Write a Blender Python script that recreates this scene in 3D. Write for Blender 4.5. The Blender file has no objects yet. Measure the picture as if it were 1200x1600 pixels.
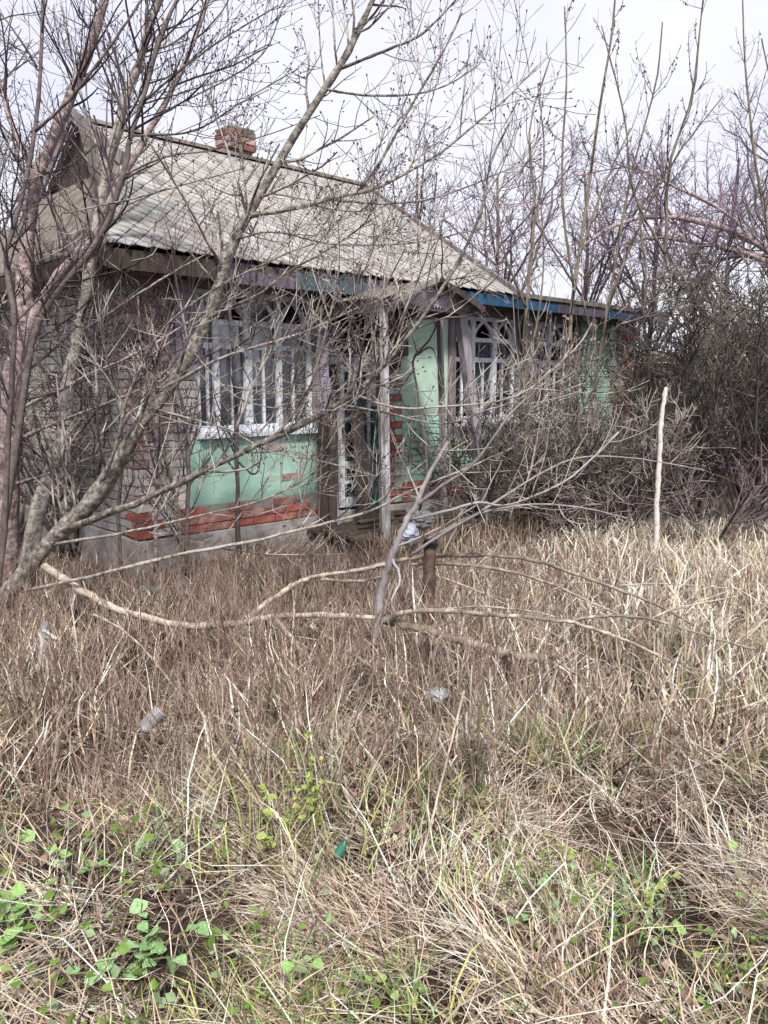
import bpy, math, random
import numpy as np
from mathutils import Vector, Matrix

# ------------------------------------------------------------------ camera, sky, sun, exposure
scene = bpy.context.scene
COL = scene.collection
F_PX = 1200.0                      # focal length in pixels of the 1200 x 1600 picture
PITCH = math.atan(200 / 1200)      # horizon lies 200 px above the centre
EYE = 1.65
cd = bpy.data.cameras.new('camera'); cam = bpy.data.objects.new('camera', cd); COL.objects.link(cam)
cam.location = (0, 0, EYE); cam.rotation_euler = (math.pi / 2 - PITCH, 0, 0)
cd.sensor_fit = 'VERTICAL'; cd.sensor_height = 32; cd.sensor_width = 24; cd.lens = 32 * F_PX / 1600
cd.clip_start = .05; cd.clip_end = 1500
scene.camera = cam

SUN_EL, SUN_AZ = math.radians(52), math.radians(172)     # behind the viewer, a little to the right
world = bpy.data.worlds.new('World'); scene.world = world; world.use_nodes = True
wn, wl = world.node_tree.nodes, world.node_tree.links; wn.clear()
wo = wn.new('ShaderNodeOutputWorld'); wb = wn.new('ShaderNodeBackground'); wb.inputs['Strength'].default_value = .1
sk = wn.new('ShaderNodeTexSky'); sk.sky_type = 'NISHITA'; sk.sun_disc = False
sk.sun_elevation = SUN_EL; sk.sun_rotation = SUN_AZ; sk.dust_density = 3.0
tc = wn.new('ShaderNodeTexCoord'); mp = wn.new('ShaderNodeMapping'); mp.inputs['Scale'].default_value = (1, 1, 2.6)
nz = wn.new('ShaderNodeTexNoise'); nz.inputs['Scale'].default_value = 2.2; nz.inputs['Detail'].default_value = 5
cr = wn.new('ShaderNodeValToRGB'); cr.color_ramp.elements[0].position = .3; cr.color_ramp.elements[1].position = .72
cr.color_ramp.elements[0].color = (.72, .73, .88, 1); cr.color_ramp.elements[1].color = (.90, .90, .97, 1)
sc_ = wn.new('ShaderNodeVectorMath'); sc_.operation = 'SCALE'; sc_.inputs['Scale'].default_value = 7.1
mx = wn.new('ShaderNodeMix'); mx.data_type = 'RGBA'; mx.inputs['Factor'].default_value = .92
wl.new(tc.outputs['Generated'], mp.inputs['Vector']); wl.new(mp.outputs[0], nz.inputs['Vector'])
wl.new(nz.outputs['Fac'], cr.inputs['Fac']); wl.new(cr.outputs['Color'], sc_.inputs[0])
wl.new(sk.outputs['Color'], mx.inputs['A']); wl.new(sc_.outputs[0], mx.inputs['B'])
wl.new(mx.outputs['Result'], wb.inputs['Color']); wl.new(wb.outputs[0], wo.inputs[0])

ld = bpy.data.lights.new('sun', 'SUN'); ld.energy = 3.0; ld.angle = math.radians(9); ld.color = (1, .965, .92)
sun = bpy.data.objects.new('sun', ld); COL.objects.link(sun)
sd = Vector((math.sin(SUN_AZ) * math.cos(SUN_EL), math.cos(SUN_AZ) * math.cos(SUN_EL), math.sin(SUN_EL)))
sun.rotation_euler = sd.to_track_quat('Z', 'Y').to_euler(); sun.location = (-4, -8, 12)
vs = scene.view_settings; vs.view_transform = 'Standard'; vs.look = 'None'; vs.exposure = .8; vs.gamma = 1
scene.cycles.max_bounces = 4; scene.cycles.diffuse_bounces = 2; scene.cycles.glossy_bounces = 2; scene.cycles.transparent_max_bounces = 8; scene.cycles.use_adaptive_sampling = True; scene.cycles.adaptive_threshold = .04

# ------------------------------------------------------------------ helpers
rng = np.random.default_rng(11); rnd = random.Random(5)
CP, SP = math.cos(PITCH), math.sin(PITCH)

def P(u, v, t):
    """point seen at picture position (u, v), t metres along the optical axis"""
    a, b = (u - 600) / F_PX, (800 - v) / F_PX
    return np.array((a * t, (CP + SP * b) * t, EYE + (-SP + CP * b) * t))

def G(u, v, z=0.0):
    b = (800 - v) / F_PX
    return P(u, v, (z - EYE) / (-SP + CP * b))

def gz(x, y):
    return .06 * np.sin(x * 3.4 + y * 1.6 + 1) * np.sin(y * 2.9 - x * 1.9) / (1 + np.exp((y - 4.2) * 3)) + .035 * np.sin(x * 1.7 + .4) * np.cos(y * 1.3) + .025 * np.sin(x * 3.9 + y * 2.7) + .02 * np.sin(y * 5.1 - x * 2.2)

def mk(name, V, quads=None, tris=None, mat=None, parent=None, smooth=False, tint=None):
    V = np.asarray(V, np.float32).reshape(-1, 3)
    q = np.zeros((0, 4), np.int32) if quads is None else np.asarray(quads, np.int32).reshape(-1, 4)
    t = np.zeros((0, 3), np.int32) if tris is None else np.asarray(tris, np.int32).reshape(-1, 3)
    me = bpy.data.meshes.new(name)
    me.vertices.add(len(V)); me.vertices.foreach_set('co', V.ravel())
    nl = q.size + t.size; me.loops.add(nl); me.loops.foreach_set('vertex_index', np.concatenate([q.ravel(), t.ravel()]))
    npoly = len(q) + len(t); me.polygons.add(npoly)
    st = np.concatenate([np.arange(len(q)) * 4, len(q) * 4 + np.arange(len(t)) * 3]).astype(np.int32)
    me.polygons.foreach_set('loop_start', st)
    me.update(calc_edges=True)
    if smooth: me.shade_smooth()
    else: me.shade_flat()
    if tint is not None:
        at = me.color_attributes.new('tint', 'FLOAT_COLOR', 'POINT')
        c4 = np.ones((len(V), 4), np.float32); c4[:, :3] = tint; at.data.foreach_set('color', c4.ravel())
    if mat: me.materials.append(mat)
    o = bpy.data.objects.new(name, me); COL.objects.link(o)
    if parent: o.parent = parent
    return o

def tag(o, label, cat, group=None, kind=None):
    o['label'] = label; o['category'] = cat
    if group: o['group'] = group
    if kind: o['kind'] = kind
    return o

def empty(name, loc=(0, 0, 0), rz=0, parent=None):
    o = bpy.data.objects.new(name, None); COL.objects.link(o); o.empty_display_size = .1
    o.location = loc; o.rotation_euler = (0, 0, rz)
    if parent: o.parent = parent
    return o

BOXQ = np.array([(0, 3, 2, 1), (4, 5, 6, 7), (0, 1, 5, 4), (1, 2, 6, 5), (2, 3, 7, 6), (3, 0, 4, 7)])
class MB:
    """collects shapes, links them as ONE mesh object"""
    def __init__(s): s.v = []; s.q = []; s.t = []; s.n = 0
    def add(s, V, q=None, t=None):
        V = np.asarray(V, float).reshape(-1, 3)
        if q is not None and len(q): s.q.append(np.asarray(q).reshape(-1, 4) + s.n)
        if t is not None and len(t): s.t.append(np.asarray(t).reshape(-1, 3) + s.n)
        s.v.append(V); s.n += len(V); return s
    def box(s, x0, x1, y0, y1, z0, z1, j=0.0, M=None):
        V = np.array([(x0, y0, z0), (x1, y0, z0), (x1, y1, z0), (x0, y1, z0), (x0, y0, z1), (x1, y0, z1), (x1, y1, z1), (x0, y1, z1)], float)
        if j: V += rng.uniform(-j, j, V.shape)
        if M is not None: V = np.array([(M @ Vector(p))[:] for p in V])
        return s.add(V, BOXQ)
    def bar(s, a, b, w, d, up=(0, 1, 0), j=0.0):
        """a bar from a to b, w wide and d deep"""
        a, b = Vector(a), Vector(b); z = (b - a); L = z.length; z.normalize()
        y = Vector(up); y = (y - z * y.dot(z)).normalized(); x = y.cross(z)
        M = Matrix((x, y, z)).transposed().to_4x4(); M.translation = a
        return s.box(-w / 2, w / 2, -d / 2, d / 2, 0, L, j, M)
    def prism(s, poly, y0, y1):
        """an outline in x, z pushed from y0 to y1"""
        n = len(poly); V = [(x, y0, z) for x, z in poly] + [(x, y1, z) for x, z in poly]
        t = [(0, i, i + 1) for i in range(1, n - 1)] + [(n, n + i + 1, n + i) for i in range(1, n - 1)]
        q = [(i, i + n, (i + 1) % n + n, (i + 1) % n) for i in range(n)]
        return s.add(V, q, t)
    def build(s, name, mat, parent=None, smooth=False, kind=None):
        o = mk(name, np.concatenate(s.v), np.concatenate(s.q) if s.q else None, np.concatenate(s.t) if s.t else None, mat, parent, smooth)
        if kind: o['kind'] = kind
        return o

def unit(a): return a / np.maximum(np.linalg.norm(a, axis=-1, keepdims=True), 1e-9)

def tubes(Pn, R, m=3):
    """Pn (N,k,3), R (N,k) -> verts, quads"""
    N, k, _ = Pn.shape
    T = np.gradient(Pn, axis=1); T = unit(T)
    ref = np.where(np.abs(T[:, :1, 2:3]) < .8, np.array((0, 0, 1.)), np.array((1., 0, 0)))
    A = unit(np.cross(T, np.broadcast_to(ref, T.shape))); B = np.cross(T, A)
    an = np.arange(m) * 2 * math.pi / m
    V = Pn[:, :, None] + R[:, :, None, None] * (A[:, :, None] * np.cos(an)[:, None] + B[:, :, None] * np.sin(an)[:, None])
    i = np.arange(N)[:, None, None] * k * m + np.arange(k - 1)[None, :, None] * m; c = np.arange(m)[None, None]; c2 = (c + 1) % m
    Q = np.stack(np.broadcast_arrays(i + c, i + c2, i + m + c2, i + m + c), -1)
    return V.reshape(-1, 3), Q.reshape(-1, 4)

def smoothline(pts, n):
    pts = np.asarray(pts, float); k = len(pts)
    if k == 2: pts = np.array([pts[0], pts.mean(0), pts[1]]); k = 3
    pp = np.vstack([2 * pts[0] - pts[1], pts, 2 * pts[-1] - pts[-2]])
    t = np.linspace(0, k - 1 - 1e-6, n); i = t.astype(int); f = (t - i)[:, None]
    a, b, c, d = pp[i], pp[i + 1], pp[i + 2], pp[i + 3]
    return .5 * (2 * b + (c - a) * f + (2 * a - 5 * b + 4 * c - d) * f ** 2 + (3 * b - a - 3 * c + d) * f ** 3)

def limb(pts, w0, w1, n=22, wob=.35):
    """traced limb: pts (u, v, depth); w0, w1 widths in picture pixels -> centre line, radii"""
    W = np.array([P(*p) for p in pts]); L = smoothline(W, n)
    t0, t1 = pts[0][2], pts[-1][2]
    f = np.linspace(0, 1, n) ** .8; r = (w0 * t0 * (1 - f) + w1 * t1 * f) / 2 / F_PX * .64
    L[1:-1] += rng.normal(0, 1, (n - 2, 3)) * r[1:-1, None] * wob * .6
    r = r * (1 + rng.normal(0, .06, n)) * (1 + .22 * (rng.random(n) < .12))
    return L, r

def limb_mesh(name, L, r, mat, parent, m=8, rough=.07):
    V, Q = tubes(L[None], r[None], m); k = len(L)
    V = V + rng.normal(0, 1, V.shape) * np.repeat(r, m)[:, None] * rough
    V = np.vstack([V, L[-1] + unit(L[-1] - L[-2]) * r[-1] * .6, L[0]])
    b = (k - 1) * m; tr = [(b + i, b + (i + 1) % m, k * m) for i in range(m)] + [((i + 1) % m, i, k * m + 1) for i in range(m)]
    return mk(name, V, Q, tr, mat, parent, True)

def spawn(Ps, Rs, per_m, lo, hi, ang=(35, 65), up=.1, k=4, ratio=.5, rmin=.0022, rmax=.02, wig=.12, tmin=.15, upv=(0, 0, 1), short=.55):
    """side shoots from every line in Ps (N,K,3)"""
    Ps, Rs = np.asarray(Ps), np.asarray(Rs); N, K, _ = Ps.shape
    seg = np.linalg.norm(np.diff(Ps, axis=1), axis=2).sum(1)
    n = rng.poisson(np.clip(per_m * seg * (1 - tmin), 0, 400)); idx = np.repeat(np.arange(N), n); M = len(idx)
    if M == 0: return np.zeros((0, k, 3)), np.zeros((0, k))
    t = tmin + (1 - tmin) * rng.random(M); x = t * (K - 1) * .999; i = x.astype(int); f = (x - i)[:, None]
    p0 = Ps[idx, i] * (1 - f) + Ps[idx, i + 1] * f; tan = unit(Ps[idx, i + 1] - Ps[idx, i])
    r0 = Rs[idx, i] * (1 - f[:, 0]) + Rs[idx, i + 1] * f[:, 0]
    pr = rng.normal(0, 1, (M, 3)); pr[:, 2] += .35; pr = unit(pr - tan * (pr * tan).sum(1, keepdims=True))
    a = np.radians(rng.uniform(ang[0], ang[1], M))[:, None]; d = np.cos(a) * tan + np.sin(a) * pr
    L = rng.uniform(lo, hi, M) * (1 - short * t) * (.55 + .45 * np.minimum(1, seg[idx] / 1.5)); st = (L / (k - 1))[:, None]
    out = np.zeros((M, k, 3)); out[:, 0] = p0; u = np.array(upv, float)
    for j in range(1, k):
        d = unit(d + up * u + rng.normal(0, wig, (M, 3))); out[:, j] = out[:, j - 1] + d * st
    rr = np.clip(r0 * ratio, rmin, rmax)[:, None] * np.linspace(1, .45, k)[None]
    return out, np.maximum(rr, rmin * .8)

def twig_mesh(name, sets, mat, parent, m=3):
    Vs, Qs, n = [], [], 0
    for Pn, R in sets:
        if len(Pn) == 0: continue
        V, Q = tubes(Pn, R, m); Vs.append(V); Qs.append(Q + n); n += len(V)
    if not Vs: return None
    return mk(name, np.concatenate(Vs), np.concatenate(Qs), None, mat, parent, True)

def resample(lines, k=12):
    Ls = np.array([smoothline(l, k) for l, r in lines]); Rr = np.array([np.interp(np.linspace(0, 1, k), np.linspace(0, 1, len(r)), r) for l, r in lines])
    return Ls, Rr

# ------------------------------------------------------------------ materials
def nodes(name):
    m = bpy.data.materials.new(name); m.use_nodes = True; n, l = m.node_tree.nodes, m.node_tree.links
    b = n['Principled BSDF']; return m, n, l, b

def noise_mat(name, cols, scale=6, rough=.9, bump=.3, bscale=None, stretch=(1, 1, 1), detail=6, spread=(.3, .7), spec=.25, wave=None, coord='Object'):
    m, n, l, b = nodes(name); b.inputs['Roughness'].default_value = rough; b.inputs['Specular IOR Level'].default_value = spec
    t = n.new('ShaderNodeTexCoord'); mpp = n.new('ShaderNodeMapping'); mpp.inputs['Scale'].default_value = stretch; l.new(t.outputs[coord], mpp.inputs[0])
    z = n.new('ShaderNodeTexNoise'); z.inputs['Scale'].default_value = scale; z.inputs['Detail'].default_value = detail; z.inputs['Roughness'].default_value = .65
    l.new(mpp.outputs[0], z.inputs['Vector'])
    r = n.new('ShaderNodeValToRGB'); e = r.color_ramp.elements; k = len(cols)
    e[0].position, e[1].position = spread; e[0].color = (*cols[0], 1); e[1].color = (*cols[-1], 1)
    for i, c in enumerate(cols[1:-1]): x = e.new(spread[0] + (spread[1] - spread[0]) * (i + 1) / (k - 1)); x.color = (*c, 1)
    oi = n.new('ShaderNodeObjectInfo'); mt = n.new('ShaderNodeMath'); mt.operation = 'MULTIPLY_ADD'; mt.inputs[1].default_value = .16; mt.inputs[2].default_value = -.08
    ad = n.new('ShaderNodeMath'); l.new(oi.outputs['Random'], mt.inputs[0]); l.new(mt.outputs[0], ad.inputs[0]); l.new(z.outputs['Fac'], ad.inputs[1])
    l.new(ad.outputs[0], r.inputs[0]); l.new(r.outputs[0], b.inputs['Base Color'])
    if bump:
        z2 = n.new('ShaderNodeTexNoise'); z2.inputs['Scale'].default_value = bscale or scale * 4; z2.inputs['Detail'].default_value = 5; l.new(mpp.outputs[0], z2.inputs['Vector'])
        bp = n.new('ShaderNodeBump'); bp.inputs['Strength'].default_value = bump; bp.inputs['Distance'].default_value = .01
        l.new(z2.outputs['Fac'], bp.inputs['Height']); l.new(bp.outputs[0], b.inputs['Normal'])
    return m

def tint_mat(name, rough=.8, trans=.1):
    m, n, l, b = nodes(name); b.inputs['Roughness'].default_value = rough; b.inputs['Specular IOR Level'].default_value = .2
    a = n.new('ShaderNodeAttribute'); a.attribute_name = 'tint'; l.new(a.outputs['Color'], b.inputs['Base Color'])
    tr = n.new('ShaderNodeBsdfTranslucent'); l.new(a.outputs['Color'], tr.inputs['Color'])
    mxs = n.new('ShaderNodeMixShader'); mxs.inputs[0].default_value = trans
    l.new(b.outputs[0], mxs.inputs[1]); l.new(tr.outputs[0], mxs.inputs[2]); l.new(mxs.outputs[0], n['Material Output'].inputs[0])
    return m

def glass_mat(name, haze, col):
    m, n, l, b = nodes(name); n.remove(b)
    tr = n.new('ShaderNodeBsdfTransparent'); tr.inputs[0].default_value = (.86, .9, .92, 1)
    gl = n.new('ShaderNodeBsdfGlossy'); gl.inputs['Roughness'].default_value = .06
    df = n.new('ShaderNodeBsdfDiffuse'); df.inputs[0].default_value = (*col, 1)
    lw = n.new('ShaderNodeLayerWeight'); lw.inputs['Blend'].default_value = .44
    a = n.new('ShaderNodeMixShader'); c = n.new('ShaderNodeMixShader')
    z = n.new('ShaderNodeTexNoise'); z.inputs['Scale'].default_value = 5; t = n.new('ShaderNodeTexCoord'); l.new(t.outputs['Object'], z.inputs['Vector'])
    mt = n.new('ShaderNodeMath'); mt.operation = 'MULTIPLY'; mt.inputs[1].default_value = haze; l.new(z.outputs['Fac'], mt.inputs[0])
    l.new(lw.outputs['Fresnel'], a.inputs[0]); l.new(tr.outputs[0], a.inputs[1]); l.new(gl.outputs[0], a.inputs[2])
    l.new(mt.outputs[0], c.inputs[0]); l.new(a.outputs[0], c.inputs[1]); l.new(df.outputs[0], c.inputs[2])
    l.new(c.outputs[0], n['Material Output'].inputs[0]); return m

M = {}
M['ground'] = noise_mat('ground_soil', [(.016, .012, .009), (.04, .029, .022), (.085, .062, .045)], 9, .95, .8, 40, spread=(.35, .68))
M['bark_grey'] = noise_mat('bark_grey', [(.08, .07, .063), (.22, .195, .17), (.40, .365, .325)], 24, .85, .8, 60, spread=(.36, .62))
M['bark_pink'] = noise_mat('bark_pink', [(.10, .075, .075), (.25, .19, .185), (.44, .355, .345)], 20, .85, .8, 60, spread=(.36, .62))
M['bark_dark'] = noise_mat('bark_dark', [(.06, .05, .05), (.125, .10, .095), (.2, .165, .15)], 22, .85, .4, 70)
M['bark_olive'] = noise_mat('bark_olive', [(.07, .06, .045), (.16, .135, .10), (.25, .215, .17)], 16, .9, .6, 50, stretch=(1, 1, .3))
M['twig_grey'] = noise_mat('twig_grey', [(.12, .10, .09), (.24, .205, .185), (.38, .34, .30)], 3, .85, 0, spread=(.35, .65))
M['twig_maple'] = noise_mat('twig_maple', [(.045, .035, .038), (.115, .095, .09), (.5, .45, .40)], 4.0, .85, 0, spread=(.38, .62))
M['twig_left'] = noise_mat('twig_left', [(.035, .025, .03), (.085, .063, .068), (.3, .245, .235)], 3.2, .85, 0, spread=(.36, .64))
M['twig_bramble'] = noise_mat('twig_bramble', [(.09, .065, .07), (.17, .13, .135), (.3, .25, .245)], 3, .85, 0)
M['twig_dark'] = noise_mat('twig_dark', [(.035, .028, .032), (.075, .058, .064), (.16, .125, .13)], 3, .85, 0)
M['twig_purple'] = noise_mat('twig_purple', [(.13, .095, .13), (.22, .165, .21), (.33, .26, .31)], 2, .85, 0)
M['twig_pale'] = noise_mat('twig_pale', [(.15, .125, .115), (.29, .25, .22), (.48, .43, .38)], 3, .85, 0)
M['deadwood'] = noise_mat('deadwood', [(.10, .08, .065), (.27, .22, .175), (.5, .43, .35)], 14, .9, .5, 50, spread=(.3, .65))
M['deadwood_grey'] = noise_mat('deadwood_grey', [(.16, .14, .14), (.28, .255, .26), (.40, .37, .37)], 12, .9, .6, 45, stretch=(1, 1, .25))
M['fresh_break'] = noise_mat('fresh_break', [(.13, .10, .075), (.28, .20, .125), (.40, .32, .23)], 20, .9, .4)
M['birch'] = noise_mat('peeled_wood', [(.09, .075, .07), (.32, .29, .265), (.55, .51, .475)], 24, .8, .4, 40, spread=(.28, .5))
M['old_board'] = noise_mat('old_board', [(.10, .085, .085), (.2, .175, .175), (.31, .28, .285)], 7, .9, .6, 30, stretch=(3, 3, .35))
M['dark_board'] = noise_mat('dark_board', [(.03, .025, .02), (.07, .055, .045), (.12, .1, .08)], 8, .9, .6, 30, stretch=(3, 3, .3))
M['mauve_board'] = noise_mat('mauve_board', [(.16, .13, .17), (.29, .25, .31), (.42, .38, .44)], 8, .9, .5, 30, stretch=(3, 3, .35))
M['slate'] = noise_mat('asbestos_slate', [(.18, .17, .16), (.30, .29, .275), (.40, .39, .37)], 5, .95, .5, 60, spread=(.25, .65))
M['slate_warm'] = noise_mat('slate_warm', [(.18, .165, .148), (.31, .285, .258), (.41, .385, .35)], 6, .95, .4, 60)
M['slate_dark'] = noise_mat('slate_dark', [(.14, .13, .12), (.25, .235, .215), (.36, .345, .32)], 6, .95, .4, 60)
M['slate_old'] = noise_mat('slate_edge_moss', [(.07, .065, .05), (.15, .13, .105), (.24, .21, .18)], 9, .95, .5, 60)
M['mint'] = noise_mat('mint_paint', [(.36, .24, .19), (.40, .41, .35), (.31, .51, .41), (.35, .57, .465), (.42, .62, .52), (.58, .65, .58)], 3.4, .85, .4, 40, spread=(.22, .78))
M['mint_pale'] = noise_mat('mint_paint_pale', [(.34, .31, .27), (.36, .50, .40), (.42, .57, .46), (.52, .62, .53)], 4.5, .85, .4, 40, spread=(.2, .75))
M['red_brick'] = noise_mat('red_brick', [(.17, .05, .04), (.36, .105, .08), (.42, .18, .14)], 9, .9, .5, 45)
M['old_red_brick'] = noise_mat('old_red_brick', [(.14, .06, .05), (.27, .125, .10), (.40, .25, .21)], 9, .9, .5, 45)
M['pink_brick'] = noise_mat('pink_brick', [(.2, .13, .12), (.35, .245, .225), (.47, .385, .36)], 8, .9, .5, 45)
M['white_brick'] = noise_mat('whitewashed_brick', [(.28, .2, .18), (.5, .45, .42), (.62, .58, .55)], 6, .9, .5, 45, spread=(.25, .6))
M['grey_brick'] = noise_mat('grey_silicate_brick', [(.26, .24, .22), (.42, .395, .37), (.52, .495, .47)], 6, .9, .5, 45)
M['mortar'] = noise_mat('mortar', [(.17, .155, .14), (.28, .26, .24)], 12, .95, .5)
M['concrete'] = noise_mat('plinth_concrete', [(.09, .085, .06), (.22, .205, .185), (.38, .36, .34)], 5, .95, .6, 35, spread=(.25, .6))
M['plum_board'] = noise_mat('plum_board', [(.06, .05, .065), (.12, .10, .135), (.2, .175, .215)], 8, .9, .5, 30, stretch=(3, 3, .35))
M['blue'] = noise_mat('blue_paint', [(.09, .085, .085), (.022, .065, .125), (.028, .095, .185)], 7, .7, .3, 30, spread=(.24, .6))
M['teal'] = noise_mat('teal_paint', [(.09, .085, .085), (.06, .10, .125), (.11, .17, .185)], 6, .8, .3, 30, spread=(.3, .7))
M['mauve_tin'] = noise_mat('weathered_tin', [(.24, .21, .24), (.36, .33, .37), (.45, .42, .46)], 5, .6, .2, 30)
M['white_paint'] = noise_mat('white_window_paint', [(.22, .2, .19), (.58, .61, .65), (.74, .77, .81)], 14, .7, .4, 40, spread=(.3, .55))
M['post_paint'] = noise_mat('flaking_post_paint', [(.2, .18, .175), (.36, .34, .34), (.62, .62, .64)], 7, .8, .4, 40, stretch=(2, 2, .5), spread=(.35, .62))
M['grey_post'] = noise_mat('grey_post', [(.13, .115, .125), (.25, .225, .245), (.37, .345, .37)], 8, .9, .6, 30, stretch=(3, 3, .35))
M['porch_base'] = noise_mat('porch_base', [(.04, .033, .028), (.10, .075, .06), (.2, .12, .095)], 7, .95, .6, 30)
M['green_door'] = noise_mat('dark_green_paint', [(.01, .035, .03), (.015, .065, .052), (.03, .1, .08)], 6, .55, .2, 30)
M['interior'] = noise_mat('interior_plaster', [(.12, .115, .125), (.22, .21, .22)], 2, .95, .2)
M['curtain'] = noise_mat('old_net_curtain', [(.15, .165, .19), (.30, .33, .36)], 3, .95, .2, stretch=(6, 6, 1))
M['glass'] = glass_mat('window_glass', .08, (.26, .31, .35))
M['glass_dirty'] = glass_mat('dirty_window_glass', .3, (.26, .31, .35))
M['rust'] = noise_mat('rusty_iron', [(.03, .022, .02), (.085, .055, .043), (.15, .10, .075)], 14, .9, .5, 60)
M['black'] = noise_mat('black_rubber', [(.012, .012, .012), (.03, .03, .03)], 10, .7, .2)
M['bag_white'] = noise_mat('white_plastic', [(.12, .11, .1), (.34, .34, .35), (.58, .59, .61)], 8, .4, .5, 20)
M['bag_blue'] = noise_mat('blue_white_plastic', [(.42, .43, .46), (.36, .39, .46), (.18, .22, .34)], 7, .4, .4, 20, spread=(.4, .7))
M['cloth'] = noise_mat('grey_cloth', [(.12, .12, .12), (.26, .26, .25)], 12, .95, .5, 40)
M['green_plastic'] = noise_mat('green_plastic', [(.02, .10, .06), (.04, .18, .12)], 8, .35, 0)
M['tint'] = tint_mat('plant_tint'); M['leaf'] = tint_mat('leaf_tint', .55, .3); M['deadleaf'] = tint_mat('dead_leaf_tint', .9, .15)

# ------------------------------------------------------------------ ground
g = np.sinh(np.linspace(-5.6, 5.6, 190)); g = g / g.max() * 400
X, Y = np.meshgrid(g, g + 3.0); near = np.exp(-((X / 25) ** 2 + ((Y - 5) / 25) ** 2)); Z = gz(X, Y) * near - .01
ii = np.arange(189); a = (ii[:, None] * 190 + ii[None]).ravel()
o = mk('ground', np.stack([X, Y, Z], -1), np.stack([a, a + 1, a + 191, a + 190], 1), None, M['ground'], smooth=True); o['kind'] = 'structure'

# ------------------------------------------------------------------ house (x along the front, y into the house, z up)
HW0 = (-2.0, 6.5); HRZ = math.atan2(.683, .730)
house = empty('house', (HW0[0], HW0[1], 0), HRZ)
tag(house, 'abandoned single-storey house with grey slate roof and mint green walls', 'house')
HX = np.array((.730, .683)); HY = np.array((-.683, .730))
def to_house(xy):
    d = np.asarray(xy)[..., :2] - np.array(HW0); return d @ HX, d @ HY
BRICKS = {}
def brick(parent, s, y, z, mat, l=.25, w=.12, h=.065, rz=0.0):
    """one brick, its front lower left corner at (s, y, z); alike bricks share their mesh"""
    key = (mat, round(l, 3), round(w, 3), rnd.randrange(4))
    if key not in BRICKS:
        b = MB().box(0, l - .01, 0, w, 0, h, .004).build('brick', M[mat]); me = b.data; bpy.data.objects.remove(b)
        me.name = 'brick'; BRICKS[key] = me
    b = bpy.data.objects.new('brick', BRICKS[key]); COL.objects.link(b); b.parent = parent
    b.location = (s, y + rnd.uniform(-.006, .006), z); b.rotation_euler = (0, 0, rz + rnd.uniform(-.01, .01)); return b

def brick_field(name, parent, s0, s1, z0, z1, mat, yf=0.0, holes=()):
    """coursed brickwork joined into one part, joints recessed"""
    mb = MB(); z = z0; r = 0
    while z < z1 - .03:
        s = s0 - (.125 if r % 2 else 0)
        while s < s1 - .01:
            a, b = max(s, s0), min(s + .25, s1)
            if b - a > .03: mb.box(a, b - .01, yf + rnd.uniform(-.005, .005), yf + .1, z, min(z + .065, z1), .003)
            s += .25
        z += .075; r += 1
    return mb.build(name, M[mat], parent, kind='stuff')

# front wall core with its openings, mortar coloured, a little behind the brick faces
wall = MB()
def core(s0, s1, z0, z1, y0=.012, y1=.34): wall.box(s0, s1, y0, y1, z0, z1)
core(-.11, .50, .34, 2.62); core(.50, 1.82, .34, 1.21); core(.50, 1.82, 2.48, 2.62)
core(1.82, 1.96, .34, 2.62); core(1.96, 2.76, 2.46, 2.62); core(2.76, 3.86, .34, 2.62)
core(3.86, 6.24, .34, 1.15); core(3.86, 6.24, 2.46, 2.62); core(5.10, 5.44, 1.15, 2.46); core(6.24, 7.95, .34, 2.62)
wl_front = wall.build('wall', M['mortar'], house)
MB().box(-.1, .2, .34, 4.7, .34, 2.62).build('wall', M['mortar'], house)                       # left end
MB().box(7.62, 7.94, .34, 3.4, .34, 2.62).build('wall', M['mortar'], house)                    # right end
MB().box(-.1, 7.94, 4.7, 4.95, 0, 2.62).build('wall', M['grey_brick'], house)                  # back
MB().box(4.5, 4.7, .36, 4.68, .34, 2.6).build('wall', M['interior'], house)                    # inner cross wall
MB().box(.22, 4.48, 2.3, 2.42, .36, 2.6).build('wall', M['interior'], house)
MB().box(4.72, 7.6, 2.2, 2.32, .36, 2.6).build('wall', M['interior'], house)
MB().box(.2, 7.62, .36, 4.68, .2, .33).build('floor', M['dark_board'], house)
MB().box(.2, 7.62, .36, 4.68, 2.63, 2.66).build('ceiling', M['interior'], house)
plinth = MB()
plinth.box(-.17, 1.99, -.05, .36, -.3, .325, .006); plinth.box(1.99, 2.74, .1, .36, -.3, .30, .006); plinth.box(2.74, 8.0, -.05, .36, -.3, .325, .006)
plinth.box(-.17, .25, .37, 4.95, -.3, .33, .006); plinth.box(7.6, 8.0, .37, 4.9, -.3, .325, .006)
plinth.build('plinth', M['concrete'], house)
# mint painted brick below and beside the windows, white and grey brick at the left
def plaster(s0, s1, z0, z1, mat):
    n, k = max(4, int((s1 - s0) / .06)), max(4, int((z1 - z0) / .06)); S, Zz = np.meshgrid(np.linspace(s0, s1, n), np.linspace(z0, z1, k)); ed = (S < s0 + .01) | (S > s1 - .01) | (Zz < z0 + .01) | (Zz > z1 - .01)
    Yy = -.009 + rng.normal(0, .0018, S.shape) + .003 * np.sin(S * 5) * np.sin(Zz * 6); Yy[ed] = .012; i = (np.arange(k - 1)[:, None] * n + np.arange(n - 1)[None]).ravel()
    return mk('plaster', np.stack([S, Yy, Zz], -1), np.stack([i, i + 1, i + n + 1, i + n], 1), None, M[mat], wl_front, True)
plaster(.37, 1.82, .565, 1.2, 'mint'); plaster(3.02, 3.86, 1.3, 2.6, 'mint_pale')
brick_field('painted_brickwork', wl_front, 3.02, 3.86, .56, 1.29, 'mint')
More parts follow.
